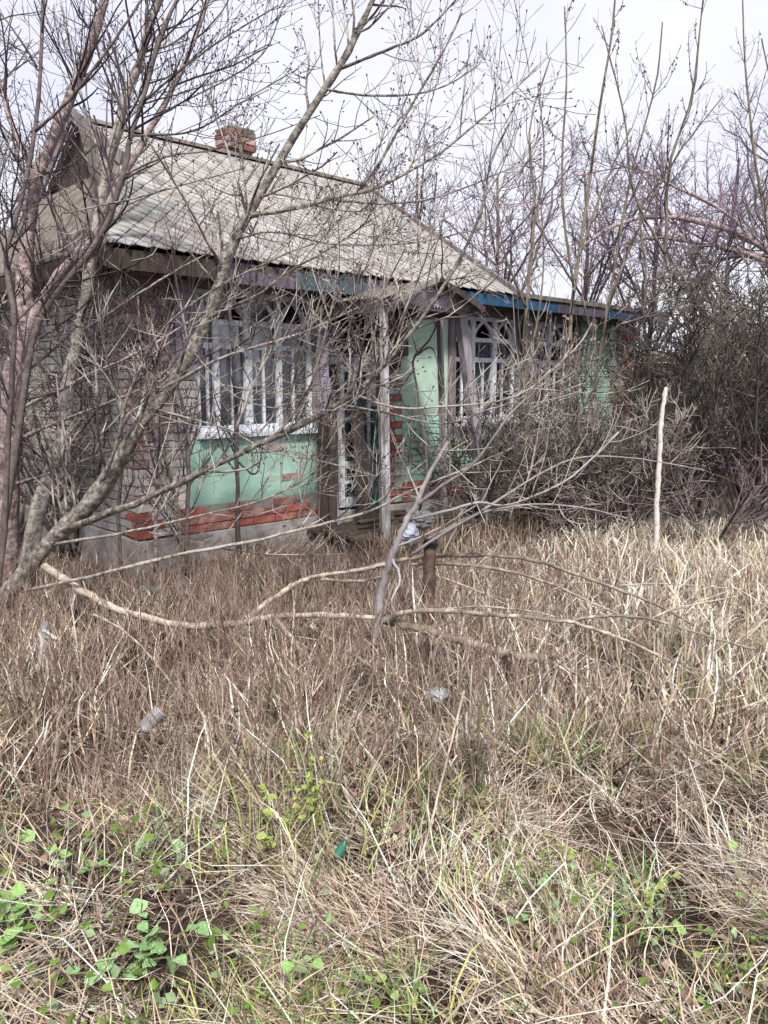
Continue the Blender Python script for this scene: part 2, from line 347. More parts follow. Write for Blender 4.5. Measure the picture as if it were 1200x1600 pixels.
for z in (1.02, .72):                                   # bricks laid bare where plaster fell
    for q in range(2): brick(wl_front, (.93 if z > .9 else 1.12) + q * .25 - (.12 if z in (1.095, .795) else 0), -.014, z, rnd.choice(['pink_brick', 'mint_pale', 'mint_pale']))
brick_field('painted_brickwork', wl_front, 3.87, 6.24, .56, 1.13, 'mint')
brick_field('painted_brickwork', wl_front, 6.25, 7.45, .56, 2.6, 'mint')
brick_field('whitewashed_brickwork', wl_front, .12, .36, .56, 1.15, 'white_brick')
brick_field('grey_brickwork', wl_front, .26, .5, 1.16, 2.6, 'grey_brick')
lw = MB(); z = .345; r = 0
while z < 2.6:
    y = .13 - (.125 if r % 2 else 0)
    while y < 4.9:
        y0, y1 = max(y, .13), min(y + .25, 4.9)
        if y1 - y0 > .03: lw.box(-.12 + rnd.uniform(-.005, .005), -.02, y0, y1 - .01, z, z + .065, .003)
        y += .25
    z += .075; r += 1
lw.build('grey_brickwork', M['grey_brick'], wl_front, kind='stuff')
# corner pillar, red band, door quoin, far pillar: brick by brick
for i in range(30):
    z = .345 + i * .075; m = rnd.choice(['pink_brick', 'pink_brick', 'pink_brick', 'grey_brick', 'white_brick'])
    if z < .55: m = 'red_brick'
    elif z < 1.2: m = rnd.choice(['white_brick', 'white_brick', 'pink_brick'])
    if i % 2: brick(wl_front, -.125, -.004, z, m); brick(wl_front, .13, -.004, z, 'pink_brick' if z > 1.2 else 'white_brick', .12)
    else: brick(wl_front, -.125, -.004, z, m, .13, .24); brick(wl_front, .01, -.004, z, rnd.choice(['pink_brick', 'pink_brick', 'grey_brick', 'white_brick']) if z > 1.2 or z < .55 else 'white_brick', .25)
for s0, s1 in ((.28, 1.84), (3.0, 6.2)):
    s = s0; k = 0
    while s < s1 - .05:
        L = min(.25, s1 - s)
        for r in range(2 if s < 2 and rnd.random() < .5 else 3):
            off = .12 if r == 1 and s > s0 else 0
            if rnd.random() < .98: brick(wl_front, s - off, -.016, .335 + r * .075, rnd.choice(['red_brick', 'red_brick', 'red_brick', 'old_red_brick']), L)
        s += .25
for i in range(30):
    z = .345 + i * .075; brick(wl_front, 2.765, -.008, z, rnd.choice(['old_red_brick', 'red_brick', 'pink_brick', 'mint_pale']), .25 if i % 2 else .13)
    if i % 2 == 0: brick(wl_front, 2.9, -.006, z, 'mint_pale', .12)
    m = rnd.choice(['pink_brick', 'pink_brick', 'white_brick', 'red_brick'])
    brick(wl_front, 7.46, -.012, z, m); brick(wl_front, 7.71, -.012, z, rnd.choice(['pink_brick', 'red_brick']), .24, .24)

# windows ------------------------------------------------------------
def window(s0, s1, z0, z1, mulls, transoms, arches, lower_bars, dirty, skip=()):
    y0, y1 = .07, .13
    fr = MB().box(s0, s1, y0, y1, z0, z0 + .06, .002).box(s0, s1, y0, y1, z1 - .05, z1, .002)
    fr.box(s0, s0 + .05, y0, y1, z0 + .06, z1 - .05).box(s1 - .05, s1, y0, y1, z0 + .06, z1 - .05)
    w = fr.build('window', M['white_paint'], house)
    MB().box(s0 - .03, s1 + .03, -.07, .11, z0 - .045, z0 - .004, .003).build('sill', M['white_paint'], w)
    xs = [s0 + .05] + [m for m, _ in mulls] + [s1 - .05]
    for m, wd in mulls: MB().box(m - wd / 2, m + wd / 2, y0 - .008, y1 - .01, z0 + .062, z1 - .052, .002).build('mullion', M['white_paint'], w)
    for a, b in zip(xs[:-1], xs[1:]):
        for tz in transoms: MB().box(a + .016, b - .016, y0 + .004, y1 - .012, tz - .026, tz + .026, .003).build('transom', M['white_paint'], w)
        if arches:
            zt = transoms[0]; c = (a + b) / 2; hw = (b - a) / 2 - .02; H = z1 - .055 - zt
            for sg in (-1, 1):                                # two curved bars meet in a point above the casement
                arc = MB(); pr = None
                for q in range(6):
                    x = c + sg * hw * (1 - (q / 5) ** 1.5); zz = zt + .018 + H * .95 * (q / 5) ** .85
                    if pr: arc.bar((pr[0], .093, pr[1]), (x, .093, zz), 0.034, .03)
                    pr = (x, zz)
                arc.build('arch_bar', M['white_paint'], w)
        zl = transoms[-1] if transoms else z1
        for f in lower_bars:
            x = a + (b - a) * f; MB().box(x - .011, x + .011, y0 + .006, y1 - .014, z0 + .062, zl - .022, .002).build('glazing_bar', M['white_paint'], w)
        zs = [z0 + .06] + list(reversed(transoms)) + [z1 - .05]
        for k in range(len(zs) - 1):
            if rnd.random() < .16: continue                   # a broken pane
            MB().box(a, b, .098, .102, zs[k], zs[k + 1]).build('pane', M['glass_dirty'] if rnd.random() < dirty else M['glass'], w)
    return w
W1 = window(.51, 1.815, 1.215, 2.475, [(.73, .055), (1.07, .08), (1.42, .055)], [2.2, 1.99], True, [.5], .8)
W2 = window(3.87, 5.095, 1.2, 2.455, [(4.28, .06), (4.69, .075)], [2.18, 1.94], True, [.5], .25)
W3 = window(5.445, 6.23, 1.2, 2.455, [(5.84, .075)], [2.18, 1.94], True, [.5], .25)
for s0, s1, y in ((.78, 1.02, .26), (1.48, 1.7, .28)):      # rags of curtain behind the glass
    n = 24; xs = np.linspace(s0, s1, n); ys = y + .025 * np.sin(np.arange(n) * 1.3); zb = 1.3 + .12 * rng.random(n)
    V = np.concatenate([np.stack([xs, ys, np.full(n, 2.44)], 1), np.stack([xs, ys + .01, zb], 1)]); i = np.arange(n - 1)
    mk('curtain', V, np.stack([i, i + 1, i + 1 + n, i + n], 1), None, M['curtain'], W1 if s0 < 3 else W2)
# weathered boards nailed beside the windows
def plank(parent, a, b, w, d, mat, name='board', up=(0, 1, 0)):
    mb = MB(); a, b = np.array(a, float), np.array(b, float); k = 4; up_ = up
    for q in range(1): mb.bar(a, b, w, d, up_, .004)
    return mb.build(name, M[mat], parent)
plank(house, (.36, -.03, 1.75), (.355, -.03, 2.52), .15, .025, 'mauve_board'); plank(house, (.47, -.012, 1.85), (.45, -.012, 2.55), .07, .025, 'mauve_board')
plank(house, (1.875, -.03, 1.2), (1.87, -.03, 2.5), .13, .03, 'mauve_board'); plank(house, (5.2, -.03, 1.0), (5.21, -.03, 2.5), .16, .03, 'mauve_board')
plank(house, (5.36, -.03, 1.1), (5.37, -.03, 2.45), .12, .025, 'old_board'); plank(house, (5.0, -.05, .95), (6.0, -.05, 1.02), .12, .02, 'mauve_board')
plank(house, (5.55, -.05, .62), (5.57, -.05, 1.12), .18, .02, 'old_board'); plank(house, (3.8, -.03, 1.0), (3.79, -.03, 2.4), .11, .025, 'old_board')
plank(house, (6.35, -.03, .8), (6.36, -.03, 2.5), .14, .025, 'old_board')

# door ---------------------------------------------------------------
door = MB().box(1.97, 2.03, .14, .2, .33, 2.44).box(2.70, 2.755, .14, .2, .33, 2.44).box(2.03, 2.70, .14, .2, 2.38, 2.44).box(2.03, 2.70, .145, .195, 1.86, 1.93).build('door_frame', M['post_paint'], house)
MB().box(2.035, 2.695, .165, .17, 1.935, 2.375).build('transom_pane', M['glass'], door)
plank(door, (2.13, .17, .34), (2.13, .17, 1.85), .18, .03, 'dark_board', 'side_board')
leaf = MB().box(2.245, 2.305, .148, .19, .34, 1.855).box(2.635, 2.695, .148, .19, .34, 1.855).box(2.305, 2.635, .15, .19, 1.78, 1.855).box(2.305, 2.635, .15, .19, .76, .83).box(2.305, 2.635, .15, .19, .34, .44).build('door', M['white_paint'], house)
for a, b in ((2.305, 2.455), (2.485, 2.635)):
    MB().box(a, b, .167, .172, .83, 1.78).build('pane', M['glass_dirty'], leaf); MB().box(a, b, .167, .172, .44, .76).build('pane', M['glass_dirty'], leaf)
MB().box(2.455, 2.485, .152, .186, .83, 1.78).build('glazing_bar', M['white_paint'], leaf); MB().box(2.46, 2.48, .152, .186, .44, .76).build('glazing_bar', M['white_paint'], leaf); MB().box(2.305, 2.635, .153, .185, .59, .62).build('glazing_bar', M['white_paint'], leaf)
MB().box(2.265, 2.28, .11, .148, 1.05, 1.2).build('handle', M['rust'], leaf)
side = MB()                                                                     # dark green leaf standing in front of the right jamb
for k in range(2): side.box(2.46 + .095 * k, 2.46 + .095 * k + .09, -.12 + .004 * k, -.09, .33, 1.42 - .05 * k, .002)
sdoor = side.build('door', M['green_door'], house)
MB().box(2.47, 2.64, -.135, -.122, .6, .68).build('ledge', M['green_door'], sdoor); MB().box(2.47, 2.64, -.135, -.122, 1.15, 1.23).build('ledge', M['green_door'], sdoor)
plank(house, (2.86, -.035, 1.8), (2.85, -.035, 2.55), .17, .025, 'dark_board'); plank(house, (3.01, -.03, 1.95), (3.0, -.03, 2.55), .1, .025, 'dark_board')  # dark boards added to stand for the shadowy void under the canopy

# porch: slab, posts, gabled tin canopy --------------------------------
porch = MB().box(1.72, 3.35, -1.08, -.06, -.1, .17, .01).build('porch', M['porch_base'], house)
for k in range(7): plank(porch, (1.66 + rnd.uniform(-.05, .05), -1.0 + k * .15, .2), (3.25 + rnd.uniform(-.2, .05), -1.0 + k * .15, .195 + rnd.uniform(0, .02)), .13, .03, 'dark_board', 'deck_board', (0, 0, 1))
for k in range(9):
    a = (1.75 + rnd.uniform(0, .9), -.95 + rnd.uniform(0, .7), .25 + rnd.uniform(0, .07)); an = rnd.uniform(-.4, .4); L = rnd.uniform(.4, .9)
    plank(porch, a, (a[0] + L * math.cos(an), a[1] + L * math.sin(an), a[2] + rnd.uniform(-.02, .05)), .08, .02, rnd.choice(['dark_board', 'old_board']), 'broken_board', (0, 0, 1))
plank(porch, (1.84, -1.0, .19), (1.80, -1.0, 2.36), .058, .058, 'post_paint', 'post')
plank(porch, (1.86, -.94, .19), (1.845, -.94, 1.55), .07, .05, 'old_board', 'post_brace')
plank(porch, (3.27, -1.02, .19), (2.8, -1.0, 2.42), .105, .08, 'grey_post', 'post')
plank(porch, (3.05, -.62, .19), (2.96, -.6, 2.3), .05, .05, 'old_board', 'post')
for (a, b, w, m) in (((1.72, -.2, .02), (1.73, -.2, 1.33), .10, 'dark_board'), ((1.835, -.215, .02), (1.835, -.215, 1.4), .10, 'dark_board'), ((2.30, -.17, .19), (2.22, -.14, 1.42), .15, 'dark_board'), ((2.02, -.05, .19), (2.0, .06, 1.7), .06, 'mauve_board')):
    plank(porch, a, b, w, .03, m, 'leaning_board')
can = empty('canopy', (0, 0, 0), 0, house)
s0, s1, ap, zb, zt = 1.76, 2.86, 2.28, 2.38, 2.55
ped = MB(); N = 26                                                              # pediment with a scalloped lower edge
top = lambda s: zb + .012 + (zt - zb - .04) * (1 - abs(s - ap) / (ap - s0 if s < ap else s1 - ap))
for k in range(N):
    a, b = s0 + .03 + (s1 - s0 - .06) * k / N, s0 + .03 + (s1 - s0 - .06) * (k + 1) / N
    ped.prism([(a, zb - .015), ((a + b) / 2, zb - .045), (b, zb - .015), (b, max(top(b), zb)), (a, max(top(a), zb))], -1.12, -1.105)
ped.build('pediment', M['mauve_tin'], can)
for (x0, x1, mt_) in ((ap, s0, 'slate_old'), (ap, s1, 'slate_old')):
    dx = x1 - ap; V = []; n = 14
    for yy in (-1.2, -.02):
        for k in range(n + 1):
            f = k / n; V.append((ap + dx * 1.05 * f, yy, zt + .012 * math.cos(k * math.pi) - (zt - zb) * 1.05 * f + .02))
    V = np.array(V); V = np.vstack([V, V - (0, 0, .012)]); i = np.arange(n)
    q = np.concatenate([np.stack([i, i + 1, i + n + 2, i + n + 1], 1), np.stack([i, i + n + 1, i + n + 2, i + 1], 1) + 2 * (n + 1), np.stack([i, i + 2 * n + 2, i + 2 * n + 3, i + 1], 1)])
    mk('canopy_sheet', V, q, None, M[mt_], can)
for x in (s0 + .05, s1 - .12): plank(can, (x, -1.1, zb - .06), (x, -.01, zb - .04), .06, .08, 'old_board', 'beam')
plank(can, (s0 + .02, -1.08, zb - .03), (s1 - .05, -1.08, zb - .03), .07, .04, 'old_board', 'beam')
plank(can, (s1 + .04, -1.23, zb - .03), (ap + .02, -1.22, zt + .03), .05, .03, 'dark_board', 'bargeboard'); plank(can, (s0 - .06, -1.22, zb - .04), (ap - .02, -1.22, zt + .03), .05, .03, 'old_board', 'bargeboard')

# roof: rafters' deck, corrugated slate sheets one by one ---------------
EZ, RZ_, EY, RY = 2.70, 4.36, -.37, 2.30
deck = MB()
deck.prism([(EY, EZ - .06), (RY, RZ_ - .06), (2 * RY - EY, EZ - .06), (2 * RY - EY, EZ - .1), (RY, RZ_ - .11), (EY, EZ - .1)], .7, 4.4)
V = np.concatenate(deck.v); V = V[:, [1, 0, 2]]                                # outline ran in y, z
roof = mk('roof', V, np.concatenate(deck.q)[:, ::-1], np.concatenate(deck.t)[:, ::-1], M['dark_board'], house)
SL = math.hypot(RY - EY, RZ_ - EZ); cy, cz = (RY - EY) / SL, (RZ_ - EZ) / SL
LEFT0, HIPK = -.42, .62        # left eave end; the hip climbs HIPK of the slope, then a boarded gablet
RIDGE0 = .62
def roof_pt(s, d, h, back=False):
    """s along the eave, d up the slope, h above it"""
    y = EY + cy * d - cz * h; z = EZ + cz * d + cy * h
    return (s, 2 * RY - y, z) if back else (s, y, z)
def left_edge(d):
    f = d / SL
    return LEFT0 + (RIDGE0 - .12 - LEFT0) * min(1, f / HIPK) if f < HIPK else RIDGE0 - .12
TA, TB = .15, .185                                            # diamond slates: width and height of one
def tile_verts(s0, d0, back):
    k = rnd.uniform(.93, .985); l = rnd.uniform(.004, .010); w = rnd.uniform(-.006, .006)
    c = [(0, TB / 2 * k, .002), (TA / 2 * k, w, .006), (0, -TB / 2 * k * 1.06, .008 + l), (-TA / 2 * k, -w, .006)]
    pts = []
    for x, d, h in c:
        dd = min(max(d0 + d, -.06), SL + .01); ss = min(max(s0 + x, left_edge(max(dd, 0))), 4.47); pts.append(roof_pt(ss, dd, h, back))
    p = np.array(pts); return np.vstack([p, p - np.array((0, 0, .007))])
TQ = np.array([(0, 3, 2, 1), (4, 5, 6, 7), (0, 1, 5, 4), (1, 2, 6, 5), (2, 3, 7, 6), (3, 0, 4, 7)])
under = [roof_pt(s_, d_, -.012) for s_, d_ in ((left_edge(0), 0), (4.45, 0), (4.45, SL), (RIDGE0 - .1, SL), (RIDGE0 - .1, SL * HIPK))]
mk('roof_felt', under, None, [(0, 1, 2), (0, 2, 3), (0, 3, 4)], M['slate_old'], roof)
spots = []
for r in range(int(SL / (TB / 2)) + 2):
    d = r * TB / 2; c = LEFT0 + (TA / 2 if r % 2 else 0)
    while c < 4.53:
        if c > left_edge(min(d, SL)) - TA * .3: spots.append((c, d))
        c += TA
spots.sort(key=lambda q: q[0] * .73 + (EY + cy * q[1]) * .73)                    # the nearest ones first
TM = ['slate', 'slate', 'slate_warm', 'slate_dark']
for q in spots[:300]: mk('roof_tile', tile_verts(q[0], q[1], False), TQ, None, M[rnd.choice(TM)], roof)
for mi in range(4):
    rest = MB()
    for j, q in enumerate(spots[300:]):
        if j * 7 % 11 % 4 == mi: rest.add(tile_verts(q[0], q[1], False), TQ)
    rest.build('roof_tiles', M[TM[mi]], roof, kind='stuff')
backs = MB()
for q in spots[::1]: backs.add(tile_verts(q[0], q[1], True), TQ[:, ::-1])
backs.build('roof_tiles', M['slate'], roof, kind='stuff')
hb = MB()                                                                       # hip slope on the left end
zk = EZ + cz * SL * HIPK; yk = EY + cy * SL * HIPK
hip = [(LEFT0, EY, EZ + .01), (LEFT0, 2 * RY - EY, EZ + .01), (RIDGE0 - .12, 2 * RY - yk, zk + .01), (RIDGE0 - .12, yk, zk + .01)]
hb.add(np.vstack([hip, np.array(hip) - (0, 0, .03)]), [(0, 3, 2, 1), (4, 5, 6, 7), (0, 1, 5, 4), (1, 2, 6, 5), (2, 3, 7, 6), (3, 0, 4, 7)])
hb.build('hip_slope', M['slate_old'], roof)
for k in range(9):                                                               # boards of the gablet
    w = (2 * RY - 2 * yk) / 9; y = yk + w * k; f0 = 1 - abs(y + .01 - RY) / (RY - yk); f1 = 1 - abs(y + w - .01 - RY) / (RY - yk)
    V = [(RIDGE0 - .06, y + .006, zk - .05), (RIDGE0 - .06, y + w - .006, zk - .05), (RIDGE0 - .06, y + w - .006, zk + (RZ_ - zk - .05) * max(f1, 0)), (RIDGE0 - .06, y + .006, zk + (RZ_ - zk - .05) * max(f0, 0))]
    mk('gable_board', np.vstack([V, np.array(V) + (.025, 0, 0)]), [(0, 3, 2, 1), (4, 5, 6, 7), (0, 1, 5, 4), (1, 2, 6, 5), (2, 3, 7, 6), (3, 0, 4, 7)], None, M['dark_board'], roof)
plank(roof, (RIDGE0 - .15, yk - .1, zk + .02), (RIDGE0 - .15, RY, RZ_ + .05), .12, .03, 'old_board', 'bargeboard', (1, 0, 0)); plank(roof, (RIDGE0 - .15, 2 * RY - yk + .1, zk + .02), (RIDGE0 - .15, RY, RZ_ + .05), .12, .03, 'old_board', 'bargeboard', (1, 0, 0))
plank(roof, (4.49, EY - .05, EZ - .03), (4.49, RY, RZ_ - .02), .12, .03, 'old_board', 'bargeboard', (1, 0, 0)); plank(roof, (4.49, 2 * RY - EY, EZ - .03), (4.49, RY, RZ_ - .02), .12, .03, 'old_board', 'bargeboard', (1, 0, 0))
gw = MB().prism([(.05, 2.64), (4.55, 2.64), (2.3, 4.22)], 4.36, 4.42).build('gable_wall', M['dark_board'], roof)
me = gw.data
for v in me.vertices: x, y, z = v.co; v.co = (y, x, z)
me.flip_normals()
for k in range(5):                                                              # ridge caps
    a = RIDGE0 - .18 + k * .802
    mb = MB(); V = []
    for x in (a, a + .82):
        for q in range(7): an = math.pi * (.12 + .76 * q / 6); V.append((x, RY + .10 * math.cos(an), RZ_ - .055 + .10 * math.sin(an)))
    i = np.arange(6); mb.add(V, np.stack([i, i + 1, i + 8, i + 7], 1)).build('ridge_cap', M['slate_old'], roof, True)
# soffit and fascias
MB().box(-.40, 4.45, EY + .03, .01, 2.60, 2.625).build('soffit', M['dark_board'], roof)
for a, b, m, zz in ((-.42, .5, 'dark_board', 2.5), (.505, .62, 'teal', 2.5), (.625, 1.3, 'plum_board', 2.49), (1.305, 2.2, 'teal', 2.49), (2.205, 3.1, 'plum_board', 2.5), (3.105, 4.47, 'blue', 2.53)):
    MB().box(a, b - .004, EY - .005 + rnd.uniform(-.005, .005), EY + .025, zz + rnd.uniform(-.01, .01), 2.655, .003).build('fascia', M[m], roof)
MB().box(-.44, -.415, EY, 2 * RY - EY, 2.52, 2.66).build('fascia', M['dark_board'], roof)
# flat roofed annex at the right
ann = MB().add([(4.5, EY - .03, 2.71), (8.25, EY - .03, 2.70), (8.25, 3.8, 2.62), (4.5, 3.8, 2.63), (4.5, EY - .03, 2.66), (8.25, EY - .03, 2.65), (8.25, 3.8, 2.58), (4.5, 3.8, 2.59)], BOXQ[:, ::-1]).build('annex_roof', M['slate_old'], house)
for a, b, m in ((4.5, 5.35, 'blue'), (5.354, 6.5, 'plum_board'), (6.504, 7.35, 'blue'), (7.354, 7.7, 'dark_board'), (7.704, 8.2, 'mauve_board')):
    MB().box(a, b, EY - .01, EY + .02, 2.53, 2.645, .002).build('fascia', M[m], ann)
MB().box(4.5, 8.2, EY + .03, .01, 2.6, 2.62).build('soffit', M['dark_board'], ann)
# chimney
ch = empty('chimney', (2.52, RY + .12, 3.99), 0, house)
MB().box(-.132, .132, -.132, .132, -.1, .66).build('flue', M['mortar'], ch)
for r in range(9):
    z = r * .075; e = .035 if r >= 6 else 0; mats = ['grey_brick', 'grey_brick', 'pink_brick'] if r < 5 else ['old_red_brick', 'pink_brick', 'old_red_brick', 'slate_old']
    w = .142 + e
    for f in range(4):
        for h in range(2):
            an = f * math.pi / 2; x, y = (-w + h * w * (1 if r % 2 else 1.0), -w - .004)
            b = brick(ch, 0, 0, 0, rnd.choice(mats), w - .002, .1); c, s_ = math.cos(an), math.sin(an)
            b.location = (x * c - y * s_, x * s_ + y * c, z); b.rotation_euler = (0, 0, an + rnd.uniform(-.03, .03))
MB().box(-.17, .17, -.17, .17, .67, .70, .015).build('cap', M['slate_old'], ch)

# ------------------------------------------------------------------ trees
def tree(name, label, base, limbs, bark, twig, dens=(5, 7, 8), lens=((.45, 1.4), (.22, .7), (.08, .28)), rmin=.0022, up=.10, group=None, tmin=.18, ang=(30, 62), wig=.10, cat='tree', buds=0):
    """limbs: (trunk?, centre line, radii); bare crown of three orders of twigs"""
    r = empty(name, tuple(base)); tag(r, label, cat, group); off = np.array(base)
    for trunk, L, rr in limbs: limb_mesh('trunk' if trunk else 'branch', L - off, rr, M[bark], r, 10 if rr[0] > .03 else 6)
    Ls, Rr = resample([(L, rr) for _, L, rr in limbs])
    A, Ra = spawn(Ls, Rr, dens[0], *lens[0], ang, up, 6, .5, rmin * 1.5, .012, wig, tmin)
    B, Rb = spawn(A, Ra, dens[1], *lens[1], ang, up, 4, .6, rmin * 1.1, .006, wig, .12)
    C, Rc = spawn(B, Rb, dens[2], *lens[2], ang, up * .6, 3, .7, rmin, .004, wig, .15)
    for S in (A, B, C): S -= off
    tw_ = twig_mesh('crown', [(A, Ra), (B, Rb), (C, Rc)], M[twig], r)
    if tw_: tw_['kind'] = 'stuff'
    if buds:                                                     # swollen buds at the twig tips
        tp = np.concatenate([B[:, -1], C[:, -1]]); td = np.concatenate([B[:, -1] - B[:, -2], C[:, -1] - C[:, -2]]); k = rng.permutation(len(tp))[:buds]; tp, td = tp[k], unit(td[k])
        bl = np.stack([tp - td * .004, tp + td * .006, tp + td * .014], 1); twig_mesh('buds', [(bl, np.tile(np.array((.0025, .0055, .001)), (len(tp), 1)))], M['twig_dark'], r, 4)['kind'] = 'stuff'
    return r, (A, Ra), (B, Rb), (C, Rc)

def lb(pts, w0, w1, trunk=False, n=22, wob=.3): L, r = limb(pts, w0, w1, n, wob); return (trunk, L, r)

# the leaning grey maple that crosses the picture
D = 5.2
T1 = [lb([(-30, 985, 5.3), (15, 925, 5.25), (75, 850, 5.2), (150, 775, 5.1), (225, 655, 5.0), (285, 575, 5.0), (330, 485, 4.95), (362, 385, 4.9), (388, 335, 4.9), (465, 205, 4.85), (528, 108, 4.8), (562, 45, 4.8), (600, -40, 4.8)], 46, 13, True, 40, .12),
      lb([(528, 108, 4.8), (600, 80, 4.7), (660, 52, 4.7), (722, -10, 4.7)], 9, 4), lb([(512, 140, 4.8), (560, 148, 4.9), (640, 148, 5), (700, 132, 5.1), (750, 100, 5.1)], 7, 3),
      lb([(527, 105, 4.8), (522, 60, 4.7), (519, -20, 4.7)], 6, 4), lb([(508, 135, 4.8), (500, 70, 4.9), (497, -20, 4.9)], 5, 3),
      lb([(390, 338, 4.9), (450, 327, 4.8), (520, 310, 4.7), (600, 287, 4.6), (690, 237, 4.6), (765, 175, 4.6), (800, 145, 4.6), (845, 97, 4.6)], 14, 3),
      lb([(520, 312, 4.7), (600, 318, 4.6), (670, 311, 4.6), (730, 292, 4.6), (785, 268, 4.6)], 7, 3),
      lb([(560, 298, 4.65), (600, 243, 4.6), (640, 170, 4.6), (690, 85, 4.5), (722, 20, 4.5)], 8, 4),
      lb([(384, 345, 4.9), (384, 300, 4.8), (380, 262, 4.8), (378, 230, 4.8)], 6, 3), lb([(384, 262, 4.8), (300, 285, 4.75), (200, 312, 4.7), (100, 333, 4.6)], 3, 5),
      lb([(362, 385, 4.9), (366, 350, 4.8), (372, 335, 4.8)], 4, 3), lb([(365, 375, 4.9), (430, 362, 4.7), (520, 382, 4.6), (640, 380, 4.6), (730, 362, 4.6), (770, 352, 4.6)], 5, 3),
      lb([(100, 828, 5.15), (203, 790, 4.9), (276, 757, 4.8), (376, 708, 4.7), (479, 660, 4.6), (548, 620, 4.55), (595, 575, 4.55), (637, 526, 4.5), (676, 473, 4.5), (721, 400, 4.5), (755, 320, 4.5), (768, 250, 4.5), (800, 185, 4.5)], 19, 5, False, 34),
      lb([(557, 617, 4.55), (602, 633, 4.4), (648, 638, 4.3), (707, 634, 4.3), (777, 627, 4.3), (830, 606, 4.3), (900, 543, 4.3), (925, 505, 4.3)], 7, 4),
      lb([(532, 632, 4.55), (602, 645, 4.45), (662, 659, 4.4), (707, 661, 4.4), (760, 641, 4.4), (812, 624, 4.4), (850, 580, 4.4)], 6, 3),
      lb([(36, 924, 5.2), (138, 902, 4.9), (218, 882, 4.75), (321, 858, 4.65), (405, 844, 4.6), (471, 827, 4.6), (523, 814, 4.6), (585, 796, 4.6), (640, 767, 4.6), (715, 738, 4.6), (800, 700, 4.6)], 10, 4, False, 30),
      lb([(75, 852, 5.2), (189, 833, 5.0), (288, 811, 4.9), (398, 785, 4.85), (471, 752, 4.8), (540, 705, 4.8)], 9, 3),
      lb([(245, 640, 5.0), (300, 655, 4.8), (360, 672, 4.7), (420, 705, 4.7), (500, 720, 4.7), (590, 745, 4.7)], 6, 3),
      lb([(270, 600, 5.0), (340, 562, 4.85), (433, 532, 4.7), (487, 515, 4.65), (533, 493, 4.6), (600, 465, 4.6), (650, 438, 4.6), (705, 395, 4.6)], 9, 4),
      lb([(325, 495, 4.95), (400, 462, 4.8), (447, 427, 4.75), (520, 385, 4.7), (600, 330, 4.7)], 9, 3), lb([(150, 773, 5.1), (180, 700, 4.9), (200, 620, 4.8), (250, 520, 4.7), (330, 455, 4.6), (433, 403, 4.6), (490, 380, 4.6)], 11, 3),
      lb([(300, 548, 5.0), (370, 620, 4.6), (460, 640, 4.5), (560, 640, 4.4)], 4, 2)]
tree('maple_tree', 'smooth grey leaning maple trunk curving from lower left up across the house', G(-30, 985), T1, 'bark_grey', 'twig_maple', (9, 9, 8), rmin=.002, buds=1800)
# stems behind it at the left
T2 = [lb([(5, 930, 6.2), (10, 800, 6.1), (15, 680, 6.0), (22, 600, 5.9), (35, 520, 5.9), (38, 430, 5.9), (45, 350, 5.9), (58, 275, 5.8), (100, 175, 5.8), (125, 115, 5.8), (150, 45, 5.8), (175, -40, 5.8)], 66, 16, True, 36, .1),
      lb([(20, 590, 5.9), (55, 490, 5.8), (100, 420, 5.7), (145, 370, 5.7), (190, 280, 5.6), (236, 200, 5.6), (270, 140, 5.6), (300, 70, 5.6), (335, -30, 5.6)], 28, 9),
      lb([(30, 540, 5.9), (80, 460, 6.1), (128, 390, 6.2), (180, 300, 6.3)], 22, 8), lb([(58, 275, 5.8), (20, 200, 5.8), (-10, 90, 5.8), (-25, -20, 5.8)], 16, 8),
      lb([(20, 690, 6.0), (83, 663, 5.7), (167, 630, 5.4), (254, 594, 5.2), (340, 545, 5.1), (440, 480, 5.0)], 10, 3), lb([(30, 640, 5.9), (87, 612, 5.6), (145, 583, 5.4), (218, 550, 5.2), (312, 492, 5.1), (367, 457, 5.0)], 9, 4),
      lb([(15, 760, 6.1), (90, 735, 5.8), (180, 700, 5.6), (260, 660, 5.5), (350, 610, 5.4)], 9, 3)]
tree('maple_tree', 'thick pinkish maple trunk at the left edge, forking into pale stems', G(5, 905), T2, 'bark_pink', 'twig_left', (5.6, 8.5, 8), rmin=.002)
T3 = [lb([(40, 905, 6.0), (60, 800, 6.0), (78, 740, 6.0), (98, 680, 5.9), (109, 583, 5.9), (123, 525, 5.9), (141, 427, 5.8), (165, 270, 5.8), (188, 190, 5.7), (200, 140, 5.7), (225, 75, 5.7), (252, -30, 5.7)], 42, 16, True, 36, .1),
      lb([(188, 190, 5.7), (215, 120, 5.9), (225, 60, 6), (230, -20, 6)], 8, 5), lb([(165, 270, 5.8), (140, 190, 5.9), (120, 120, 6), (95, 0, 6)], 8, 4), lb([(125, 520, 5.9), (200, 470, 5.6), (280, 420, 5.5), (370, 372, 5.4)], 8, 3)]
tree('maple_tree', 'pale grey upright maple stem in front of the dark boarded gable peak', G(40, 905), T3, 'bark_grey', 'twig_left', (5.6, 8.5, 8), rmin=.002)
T4 = [lb([(-15, 985, 4.9), (5, 860, 4.8), (12, 700, 4.7), (18, 600, 4.6), (22, 500, 4.5), (10, 420, 4.5), (12, 385, 4.5), (30, 325, 4.5), (50, 230, 4.5), (62, 130, 4.5), (68, -30, 4.5)], 15, 8, True, 34, .15),
      lb([(58, 105, 4.5), (30, 60, 4.4), (-15, 0, 4.4)], 6, 4), lb([(55, 205, 4.5), (105, 160, 4.4), (170, 75, 4.3), (235, -20, 4.3)], 8, 5), lb([(14, 420, 4.5), (-10, 330, 4.3), (-30, 200, 4.3)], 6, 3),
      lb([(60, 110, 4.5), (40, 90, 4.6), (5, 50, 4.6)], 5, 2)]
